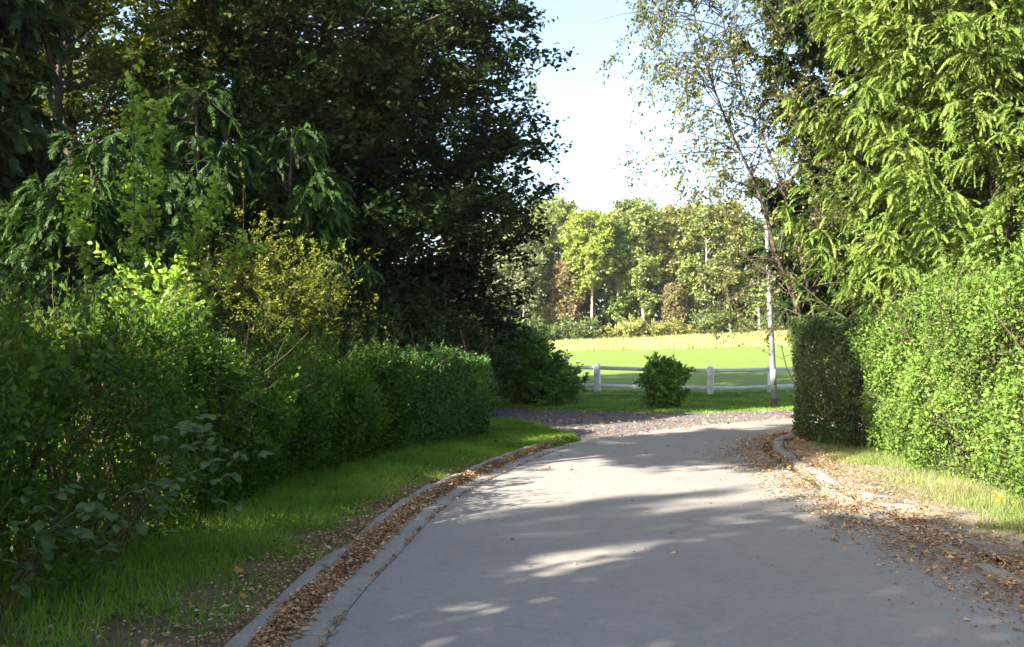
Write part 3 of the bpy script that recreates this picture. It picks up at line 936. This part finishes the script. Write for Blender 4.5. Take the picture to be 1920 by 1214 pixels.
g = Geo(); leaves_on(rng, g, Wb, 9, .062, .047, .6, .25, .02, hang=.5); leaves_on(rng, g, Sb, 7, .06, .045, .6, .25, .02, hang=.5)
g.obj('crown', M['l_birch'], bt)

# ------------------------------------------------------------------ fence and lamp post
posts = [(-6.4, 37.6, .95), (-3.3, 36.0, .95), (-.2, 34.6, .96), (2.82, 33.0, .96), (6.22, 31.3, .90), (8.42, 32.4, .92), (11.4, 33.6, .95), (14.5, 34.6, .95)]
fn = thing('paddock_fence', 'white post and rail fence along the mown field', 'fence', (2.82, 33.0, 0))
O = np.array([2.82, 33.0, 0])
pw = .085
pv = []
for zz, w_ in [(-.2, pw), (.45, pw), (.89, pw), (.92, pw * .8), (.955, .015)]:
    pv += [(-w_, -w_, zz), (w_, -w_, zz), (w_, w_, zz), (-w_, w_, zz)]
pf = [(a * 4 + b_, a * 4 + (b_ + 1) % 4, a * 4 + 4 + (b_ + 1) % 4, a * 4 + 4 + b_) for a in range(4) for b_ in range(4)] + [(16, 17, 18, 19)]
pme = Geo().add(pv, pf).mesh('post', M['white'])
for (x, y, h_) in posts:
    p = mkobj('post', pme, fn)
    p.location = (x - O[0], y - O[1], 0)
    p.scale = (1, 1, h_ / .955)
    p.rotation_euler = (0, 0, math.atan2(-.45, 1) if x < 6.3 else .4)
for (a, b_) in zip(posts[:-1], posts[1:]):
    for hz, sag in ((.80, .0), (.22, .01)):
        A = np.array([a[0], a[1], hz * a[2] / .955]); B = np.array([b_[0], b_[1], hz * b_[2] / .955])
        D = norm(B - A); A = A + D * pw * .9; B = B - D * pw * .9
        Nn = norm(np.cross(D, Z)); U = np.cross(Nn, D)
        V = []
        for (tq) in (0, .5, 1):
            c = A * (1 - tq) + B * tq - O - Z * (sag + .012 if tq == .5 else 0)
            for (u, w_) in ((-.025, -.06), (.025, -.06), (.025, .06), (-.025, .06)):
                V.append(c + Nn * u + U * w_)
        F = [(k * 4 + m_, k * 4 + (m_ + 1) % 4, k * 4 + 4 + (m_ + 1) % 4, k * 4 + 4 + m_) for k in range(2) for m_ in range(4)] + [(0, 1, 2, 3), (8, 9, 10, 11)]
        Geo().add(V, F).obj('rail', M['white'], fn)

lp = thing('lamp_post', 'tall slim grey metal post with dark foot, leaning a little beside the road', 'post', (6.72, 25.6, 0))
lean = -.2 / 5.6
pole_o = tubes(line_c([(0, 0, .20), (lean * 2, 0, 2), (lean * 4.6, 0, 4.6)], 10), .083, .055, 14).obj('pole', M['pole'], lp, True)
tubes(line_c([(-lean * .2, 0, -.1), (0, 0, .1), (0, 0, .205)], 4), .092, .09, 14).obj('foot_band', M['poleband'], lp, True)
tubes(line_c([(lean * 4.6, 0, 4.59), (lean * 4.62, 0, 4.64), (lean * 4.65, 0, 4.68)], 4), .061, .01, 12).obj('cap', M['pole'], pole_o, True)
dv = [(x, -.083 - .004, z) for z in (.55, .95) for x in (-.035, .035)] + [(x, -.06, z) for z in (.55, .95) for x in (-.035, .035)]
Geo().add(dv, [(0, 1, 3, 2), (0, 4, 5, 1), (2, 3, 7, 6), (0, 2, 6, 4), (1, 5, 7, 3)]).obj('access_door', M['pole'], pole_o)

# ------------------------------------------------------------------ the wood beyond the field
protos = []
rng = np.random.default_rng(60)
shapes = [  # crown profile (z, r), trunk height share
    [(2, 1.2), (6, 3.0), (10, 3.6), (14, 2.8), (17, .8)],
    [(5, .6), (8, 2.6), (11, 3.8), (14, 3.6), (17, 1.6)],
    [(2, 1.5), (5, 2.6), (9, 3.2), (13, 2.6), (16, .8)],
    [(1, 2.2), (4, 3.4), (8, 3.8), (12, 2.8), (15, .6)],
    [(3, 1.2), (7, 2.6), (11, 3.2), (15, 2.0), (17, .6)],
    [(1, 1.4), (3, 2.4), (6, 2.5), (9, 1.6), (11, .5)],
    [(4, 1.4), (7, 2.4), (11, 2.6), (15, 1.7), (18, .4)]]
names = ['olive', 'bright yellow-green', 'dull green', 'grey-green', 'golden', 'russet', 'deep green']
for k, shp in enumerate(shapes):
    top = shp[-1][0]
    kx = rng.normal() * .4
    p = broad('woodland_tree', names[k] + ' tree at the edge of the wood beyond the field', (0, 0, 0),
              [[(0, 0, -.3), (kx, 0, top * .4), (kx * .4, .2, top * .7), (0, 0, top)]], .24, 46, (shp[0][0] / top * .9, .97), prof(shp),
              340, 1.4, 1500, .8, 11, .38, M['l_forest'][k], 61 + k, bark='barkpale', ang=.95, trop=.3, planar=.4, flat=.45, t3=-.1, wr=.7)
    p["group"] = 'trees of the wood beyond the field'
    protos.append(p)
# front row: kind, px-free positions along the wood edge
front = [(-7.5, 129, 3, .85, 'grey-green tree of the wood mostly hidden by the large dark tree'),
         (-3.0, 130, 3, .9, 'grey-green tree of the wood showing just past the lower edge of the large dark tree'),
         (1.2, 128.5, 3, .95, 'grey-green tree of the wood between the large dark tree and the russet one'),
         (4.0, 132, 0, .95, 'olive tree of the wood rising behind the russet tree, next to the large dark crown'),
         (7.0, 129, 5, .95, 'russet half-bare small tree at the wood edge, beside the brightest tree'),
         (10.2, 128, 1, 1.0, 'brightest yellow-green tree of the wood, with pale trunk'),
         (14.0, 130, 2, .95, 'dull green tree just to the right of the brightest tree of the wood'),
         (17.2, 129, 0, 1.02, 'olive tree with tall pale trunk near the middle of the wood edge'),
         (20.6, 127, 5, .62, 'low russet-brown tree at the wood edge behind the field, right of the middle'),
         (21.5, 131, 4, 1.0, 'golden olive tree rising directly behind the low russet-brown tree'),
         (25.0, 129, 0, .98, 'olive tree of the wood seen through the outermost birch twigs'),
         (28.5, 130, 4, 1.0, 'golden olive tree of the wood seen behind the middle of the birch crown'),
         (32, 129, 2, .95, 'dull green tree of the wood just left of the grey post'),
         (35.5, 130, 4, .98, 'golden olive tree of the wood directly behind the grey post'),
         (39.5, 129, 0, 1.0, 'olive tree of the wood between the grey post and the sunlit conifer'),
         (44, 130, 2, 1.0, 'dull green tree of the wood hidden behind the sunlit conifer')]
used = set()
for k, (x, y, kd, s_, lb) in enumerate(front):
    z = float(gz(x, y)) - .05
    if kd not in used:
        used.add(kd)
        o = protos[kd]
        o.location = (x, y, z); o.rotation_euler = (0, 0, k * 1.7); o.scale = (s_ * .94,) * 3; o["label"] = lb
    else:
        copy_thing(protos[kd], (x, y, z), k * 1.7, s_ * .94, lb)
for k in range(22):
    x = -9 + k * 2.55 + rng.normal() * .6
    y = 136 + (k % 3) * 5.5 + rng.normal()
    kd = [6, 0, 2, 3, 4][k % 5]
    s_ = .94 + .12 * rng.random() + (k % 3) * .03
    if kd not in used:
        used.add(kd)
        o = protos[kd]
        o.location = (x, y, float(gz(x, y))); o.scale = (s_,) * 3
        o["label"] = names[kd] + ' tree deep in the wood behind the front row'
    else:
        copy_thing(protos[kd], (x, y, float(gz(x, y))), k * 2.3, s_, names[kd] + ' tree deep in the wood behind the front row')
# the dark inside of the wood
g = Geo(); n = 20000
xx = rng.uniform(-40, 75, n); yy = rng.uniform(133, 156, n); zz = gz(xx, yy) + 9 * rng.random(n) ** 1.8
leaf_geo(g, np.stack([xx, yy, zz], 1), rng.normal(size=(n, 3)), rng.normal(size=(n, 3)), 1.0, .75, rng.random(n))
tag(g.obj('undergrowth', M['l_forest'][6]), 'dark green undergrowth filling the inside of the wood', 'undergrowth', kind='stuff')
# scrub along its foot
sc0 = shrub('edge_scrub', 'pale beige scrub mound at the foot of the wood', (14.5, 123, 0), 2.6, 5, 24, 150, 500, 8, .3, M['l_forest'][4], 70, 'scrub along the foot of the wood', l2=1.0, l3=.6, wr=.6)
sc1 = shrub('edge_scrub', 'dark green scrub at the foot of the wood', (8.5, 124, 0), 3.0, 5, 24, 150, 500, 8, .3, M['l_forest'][6], 71, 'scrub along the foot of the wood', l2=1.0, l3=.6, wr=.6)
for o in (sc0, sc1):
    o.location.z = float(gz(o.location.x, o.location.y))
sc0["label"] = 'widest pale scrub mound at the wood foot, below the dull green tree'
sc1["label"] = 'dark green scrub at the wood foot below the russet half-bare tree'
for k, (x, dk, lb) in enumerate([(-7, 1, 'dark green scrub at the wood foot, mostly hidden behind the large dark tree'),
                                 (-3, 1, 'dark green scrub of the wood showing beside the bright yellow-green bush'),
                                 (1, 1, 'dark green scrub of the wood right above the large laurel'),
                                 (4.5, 1, 'dark green scrub at the wood foot, one left of the scrub below the russet tree'),
                                 (11.5, 0, 'pale scrub at the wood foot below the brightest yellow-green tree'),
                                 (17.5, 0, 'pale scrub at the wood foot below the olive tree with tall pale trunk'),
                                 (21, 0, 'pale scrub at the wood foot before the low russet-brown tree'),
                                 (25, 1, 'dark green scrub of the wood seen below the outermost birch twigs'),
                                 (29, 1, 'dark green scrub of the wood seen below the middle of the birch crown'),
                                 (33, 1, 'dark green scrub of the wood just left of the grey post'),
                                 (37, 1, 'dark green scrub of the wood just right of the grey post'),
                                 (41, 1, 'dark green scrub of the wood beside the dark hedge end')]):
    y = 124.5 + rng.normal() * .8
    copy_thing(sc1 if dk else sc0, (x, y, float(gz(x, y))), k * 1.3, .6 + .5 * rng.random(), lb)

# ------------------------------------------------------------------ grass, fallen leaves, brambles
def blades(rng, P, L, W, a, lean=.5):
    n = len(P)
    A = norm(Z + rng.normal(size=(n, 3)) * [lean, lean, .1])
    N = norm(rng.normal(size=(n, 3)))
    return P, A, N, L, W, a


def grass(name, label, P, L, W, mat, seed, lean=.5, curl=.2):
    rng = np.random.default_rng(seed)
    n = len(P)
    g = Geo()
    q = .5 + rng.random(n)
    A = norm(Z + rng.normal(size=(n, 3)) * [lean, lean, .1])
    v = np.clip(rng.random(n) * .6 + .4 * (.5 + .5 * np.sin(P[:, 0] * 2.1 + 1) * np.sin(P[:, 1] * 1.6)), 0, 1)
    leaf_geo(g, P, A, norm(rng.normal(size=(n, 3)) + Z * .4), L * q, W, v, shape=3, curl=curl)
    o = g.obj(name, M[mat])
    return tag(o, label, 'grass', kind='stuff')


rng = np.random.default_rng(80)
# left verge, thick towards the hedge, thin at the kerb
n = 120000
k = rng.integers(0, 219, n)
w = rng.random(n)
y_ok = (vin[k, 1] > 2.5)
A_, B_ = vin[k], VL[k]
P2 = A_ * (1 - w[:, None]) + B_ * w[:, None] + rng.normal(size=(n, 2)) * .03
patch = np.sin(P2[:, 0] * 4.1 + P2[:, 1] * 1.3) * np.sin(P2[:, 1] * 2.9 - P2[:, 0] * 2) + .6 * np.sin(P2[:, 1] * 6.3 + P2[:, 0] * 5)
dist = w * np.linalg.norm(B_ - A_, axis=1)
far = np.clip((P2[:, 1] - 10) / 6, 0, 1)
keep = (P2[:, 1] > 3.5) & (rng.random(n) < np.clip((dist - .16 + .3 * far) * 1.6 + .6 * patch * (dist < .9), .05, 1))
P2 = P2[keep]; dist = dist[keep]
Lg = .045 + .065 * np.clip(dist / .9, 0, 1) * (1 - .35 * far[keep])
grass('verge_grass', 'green grass growing along the verge before the wild hedge', np.column_stack([P2, np.full(len(P2), .015)]), Lg, .009, 'l_grass', 81, .45)
# right verge, dry
n = 60000
s = rng.uniform(sr_of(3), sr_of(19), n)
d = rng.uniform(.3, 1.75, n)
px = np.interp(s, sR, ER[:, 0]); py = np.interp(s, sR, ER[:, 1])
Tn = norm(np.gradient(ER, axis=0))
tx = np.interp(s, sR, Tn[:, 0]); ty = np.interp(s, sR, Tn[:, 1])
P2 = np.stack([px + ty * d, py - tx * d], 1)
patch = np.sin(P2[:, 1] * 2.2) * np.sin(P2[:, 0] * 5 + P2[:, 1]) + .5 * np.sin(P2[:, 1] * 5.1 + 2)
bare = np.exp(-((P2[:, 1] - 12.3) / .9) ** 2)
keep = rng.random(n) < np.clip((d - .72) * 2.0 + .35 * patch, 0, 1) * (1 - .8 * bare)
P2 = P2[keep]; d = d[keep]
grass('roadside_grass', 'dry pale grass between the leaf-strewn kerb and the sunlit hedge', np.column_stack([P2, np.full(len(P2), .012)]), .06 + .05 * np.clip(d - .6, 0, 1), .008, 'l_drygrass', 82, .5)
# grass before the fence
n = 60000
P2 = np.stack([rng.uniform(-2, 13, n), rng.uniform(22.8, 33.2, n)], 1)
fy = np.interp(P2[:, 0], gf[:, 0], gf[:, 1])
P2 = P2[P2[:, 1] > fy + .05 * rng.normal(size=n)]
nearf = np.exp(-((P2[:, 1] - np.interp(P2[:, 0], [p[0] for p in posts], [p[1] for p in posts])) / .35) ** 2)
grass('fence_grass', 'short green grass between the gravel drive and the white fence', np.column_stack([P2, np.full(len(P2), -.012)]), .05 + .12 * nearf, .016, 'l_grass', 83, .6)
# tall pale grass of the far meadow
n = 60000
xx = rng.uniform(-20, 60, n); yy = bound(xx) - 2.5 * rng.random(n) ** 3 + (125 - bound(xx)) * rng.random(n) ** 1.3
grass('meadow_grass', 'tall pale uncut grass in the back half of the field', np.column_stack([xx, yy, gz(xx, yy)]), .42 * (.7 + .5 * rng.random(n)), .07, 'l_meadow', 84, .35)

# weeds and clover among the verge grass
n = 5000
k = rng.integers(0, 219, n); w = rng.random(n) ** .8
P2 = vin[k] * (1 - w[:, None]) + VL[k] * w[:, None] + rng.normal(size=(n, 2)) * .04
wp = np.sin(P2[:, 0] * 6 + 1) * np.sin(P2[:, 1] * 3.7) + .5 * np.sin(P2[:, 1] * 9)
keep = (P2[:, 1] > 3.5) & (wp + .4 * rng.normal(size=n) > .15) & (w > .12)
P2 = P2[keep]; n = len(P2)
g = Geo(); a = rng.random(n) * 2 * pi
leaf_geo(g, np.column_stack([P2, .03 + .06 * rng.random(n)]), np.stack([np.cos(a), np.sin(a), .2 + .3 * rng.random(n)], 1), Z + rng.normal(size=(n, 3)) * .35, .03 + .04 * rng.random(n), .02 + .02 * rng.random(n), rng.random(n), shape=6)
tag(g.obj('verge_weeds', M['l_wild']), 'small broad-leaved weeds among the grass of the verge', 'weeds', kind='stuff')


def litter(name, label, P2, z, size, seed, mat='l_litter'):
    rng = np.random.default_rng(seed)
    n = len(P2)
    g = Geo()
    a = rng.random(n) * 2 * pi
    A = np.stack([np.cos(a), np.sin(a), rng.normal(size=n) * .22], 1)
    N = Z + rng.normal(size=(n, 3)) * .38
    q = np.exp(rng.normal(size=n) * .38).clip(.4, 2.4)
    leaf_geo(g, np.column_stack([P2, z]), A, N, size * q, size * .55 * q, rng.random(n), fold=.22, shape=4, curl=.12)
    return tag(g.obj(name, M[mat]), label, 'leaf litter', kind='stuff')


# left: packed in the gutter against the kerb, scattered on the verge
n = 42000
s = s_of(2.5) + (s_of(16.5) - s_of(2.5)) * rng.random(n)
d = np.where(rng.random(n) < .6, rng.normal(.28, .05, n), .36 + rng.exponential(.33, n))
ypos = np.interp(s, sE, EL[:, 1])
fade = np.interp(ypos, [3, 9, 13, 16.5], [1, .9, .45, .35])
thin = (d > .5) & (rng.random(n) > .75 + .3 * np.sin(s * 3.1) * np.sin(s * 1.3 + d * 6))
keep = (rng.random(n) < fade) & ~thin & (d > .16)
s, d = s[keep], d[keep]
OLx = np.interp(s, sE, EL[:, 0]); OLy = np.interp(s, sE, EL[:, 1])
TL = norm(np.gradient(EL, axis=0))
nx = -np.interp(s, sE, TL[:, 1]); ny = np.interp(s, sE, TL[:, 0])
P2 = np.stack([OLx + nx * d, OLy + ny * d], 1)
zz = np.where(d < .5, .012 + .03 * np.exp(-((d - .33) / .06) ** 2) + .03 * rng.random(len(d)) * (d > .24), .035 + .02 * rng.random(len(d)))
litter('gutter_leaves', 'brown fallen leaves packed along the gutter and kerb below the wild hedge', P2, zz, .026, 91)
# right: broad drift over the road edge, kerb and verge
n = 40000
s = sr_of(3) + (sr_of(18.0) - sr_of(3)) * rng.random(n)
yr = np.interp(s, sR, ER[:, 1])
wid = np.interp(yr, [3, 8, 11, 13, 15, 17, 19], [.34, .33, .36, .48, .46, .22, .12])
d = .12 + rng.normal(size=n) * wid
clump = np.sin(s * 2.3 + d * 3) * np.sin(s * 5.7 - d * 4) + .6 * np.sin(s * 9 + d * 13)
keep = (rng.random(n) < .62 + .32 * clump) & (d < 1.3) & (d > -1.5)
s, d = s[keep], d[keep]
px = np.interp(s, sR, ER[:, 0]); py = np.interp(s, sR, ER[:, 1])
tx = np.interp(s, sR, Tn[:, 0]); ty = np.interp(s, sR, Tn[:, 1])
P2 = np.stack([px + ty * d, py - tx * d], 1)
zz = .016 + .03 * np.exp(-((d - .02) / .1) ** 2) + .025 * (d > .1) + .015 * rng.random(len(d))
litter('kerb_leaves', 'tan and brown fallen leaves drifted over the kerb below the sunlit hedge', P2, zz, .025, 92)
# stray leaves on road and gravel
n = 260
t_ = rng.random(n); kk = rng.integers(80, 300, n)
P2 = EL[kk] * (1 - t_[:, None]) + ER[kk] * t_[:, None]
litter('stray_leaves', 'single fallen leaves scattered over the asphalt', P2, np.full(n, .04), .035, 93)
n = 2600
t_ = rng.random(n); kk = rng.integers(20, 75, n)
P2 = gn[kk] * (1 - t_[:, None]) + gf[kk] * t_[:, None]
litter('drive_leaves', 'fallen leaves scattered over the gravel drive', P2, np.full(n, .012), .05, 94)
n = 9000
t_ = rng.random(n); kk = rng.integers(10, 80, n)
P3 = np.column_stack([gn[kk] * (1 - t_[:, None]) + gf[kk] * t_[:, None], np.full(n, -.006)]) + rng.normal(size=(n, 3)) * [.15, .15, 0]
r_ = (.010 + .016 * rng.random(n))[:, None, None]
tet = np.array([[1, 0, 0], [-.5, .86, 0], [-.5, -.86, 0], [.1, .1, .8]]) * [1, .8, .9]
a = rng.random(n) * 6.28
R = np.stack([np.stack([np.cos(a), -np.sin(a), 0 * a], 1), np.stack([np.sin(a), np.cos(a), 0 * a], 1), np.stack([0 * a, 0 * a, 1 + 0 * a], 1)], 1)
V = P3[:, None] + r_ * np.einsum('nij,kj->nki', R, tet)
b4 = (np.arange(n) * 4)[:, None]
F = np.concatenate([b4 + [0, 1, 3], b4 + [1, 2, 3], b4 + [2, 0, 3]], 1).reshape(-1, 3)
tag(Geo().add(V, F).obj('gravel', M['gravel']), 'loose purple-grey gravel on the drive', 'gravel', kind='stuff')


def leafshape(seg=7, w=.62, serr=.05):
    """one broad pointed leaf, 1 long, lying in XY, folded a little along the midrib"""
    t = np.linspace(0, 1, seg)
    half = w * .5 * np.sin(pi * t ** .8) ** .8
    half[0] = half[-1] = 0.001
    V = []
    for i_, tt in enumerate(t):
        dz = -.12 * tt ** 2
        e = serr * (-1) ** i_ * half[i_]
        V += [(tt, -(half[i_] + e), dz + .18 * half[i_]), (tt, 0, dz), (tt, half[i_] + e, dz + .18 * half[i_])]
    F = []
    for i_ in range(seg - 1):
        b = i_ * 3
        F += [(b, b + 3, b + 4, b + 1), (b + 1, b + 4, b + 5, b + 2)]
    return V, F


lv, lf = leafshape()
BL = [Geo().add(lv, lf, np.full(len(lf), a_)).mesh('leaf', M['l_bramble'], True) for a_ in (.1, .5, .95)]
rng = np.random.default_rng(101)


def bramble(label, loc, canes, seed):
    rng = np.random.default_rng(seed)
    root = thing('bramble', label, 'bramble', loc, 'brambles at the foot of the wild hedge')
    C = np.concatenate([line_c(c, 9) for c in canes])
    tubes(C, .005, .0025, 5).obj('canes', M['twig'], root, True)
    from mathutils import Matrix, Euler
    for c in range(len(C)):
        for tt in np.linspace(.18, 1, 9):
            P, T = interp(C, np.array([c]), np.array([tt + rng.normal() * .02]))
            P, T = P[0], T[0]
            # a stalk towards the road, three leaflets at its end
            az0 = rng.uniform(-1.7, .6)
            st_ = np.array([cos(az0), sin(az0), .25 + rng.normal() * .2]) * (.06 + .05 * rng.random())
            base = P + st_
            size = .075 + .045 * rng.random()
            for da, sc_ in ((0, 1.0), (1.25, .82), (-1.25, .82)):
                o = mkobj('leaf', BL[rng.integers(3)], root)
                o.location = base
                o.rotation_euler = (rng.normal() * .3, .1 + rng.normal() * .3, az0 + da + rng.normal() * .15)
                o.scale = (size * sc_,) * 3
    return root


def canes_for(rng, n, spread, h):
    out = []
    for i_ in range(n):
        x0, y0 = rng.uniform(-.1, .1), rng.uniform(-spread, spread)
        dx, hh = rng.uniform(.25, .6), h * rng.uniform(.6, 1.1)
        out.append([(x0 - .2, y0, 0), (x0 + dx * .3, y0 + rng.normal() * .1, hh * .7), (x0 + dx * .7, y0 + rng.normal() * .15, hh), (x0 + dx * 1.2, y0 + rng.normal() * .2, hh * .72)])
    return out


bramble('bramble with broad grey-green leaves at the lower left corner, before the hedge foot', (-2.75, 5.4, 0), canes_for(rng, 5, .4, .8), 102)
bramble('bramble arching out of the wild hedge, nearest to the leaf-covered verge', (-2.6, 6.7, 0), canes_for(rng, 6, .5, 1.1), 103)

# a few big fallen leaves that stand out
sycamore = []
t = np.linspace(0, 2 * pi, 15, endpoint=False)
r = .6 + .1 * np.cos(5 * t) + .05 * np.cos(10 * t)
mv = [(0, 0, 0)] + [(r_ * cos(a_), r_ * sin(a_), .1 * sin(3 * a_)) for r_, a_ in zip(r, t)]
mf = [(0, k + 1, (k + 1) % 15 + 1) for k in range(15)]
BO = Geo().add(mv, mf, np.full(15, .5)).mesh('fallen_leaf', M['l_orange'])
BY = Geo().add(mv, mf, np.full(15, .5)).mesh('fallen_leaf', M['l_gold'])
for (x, y, z, me, s_, ti, lb) in [(-1.83, 6.7, .09, BO, .055, .3, 'large orange leaf lying on the verge grass, farthest from the camera of the two'),
                                  (-1.62, 6.05, .08, BO, .055, .35, 'large orange leaf lying on the verge close to the kerb'),
                                  (-1.27, 5.75, .075, BO, .05, .3, 'yellow-orange leaf on the leaf-filled gutter'),
                                  (4.55, 9.35, .16, BY, .09, 1.1, 'upright large yellow leaf in the grass at the foot of the sunlit hedge')]:
    o = mkobj('fallen_leaf', me)
    o.location = (x, y, z); o.scale = (s_,) * 3; o.rotation_euler = (ti, .2, x * 7)
    tag(o, lb, 'leaf', 'large fallen leaves')

# ------------------------------------------------------------------ thin autumn haze over the whole place
hm, nt, new, link = nodes_of('haze')
pv_ = new("ShaderNodeVolumePrincipled")
pv_.inputs["Color"].default_value = (.95, .97, 1.0, 1)
pv_.inputs["Density"].default_value = .00016
pv_.inputs["Anisotropy"].default_value = .2
ho = new("ShaderNodeOutputMaterial")
link(pv_.outputs[0], ho.inputs["Volume"])
hv = [(x, y, z) for z in (-4, 45) for (x, y) in ((-430, -80), (430, -80), (430, 930), (-430, 930))]
hf_ = [(0, 3, 2, 1), (4, 5, 6, 7), (0, 1, 5, 4), (1, 2, 6, 5), (2, 3, 7, 6), (3, 0, 4, 7)]
tag(Geo().add(hv, hf_).obj('haze', hm), 'thin pale autumn haze in the air', 'haze', kind='stuff')
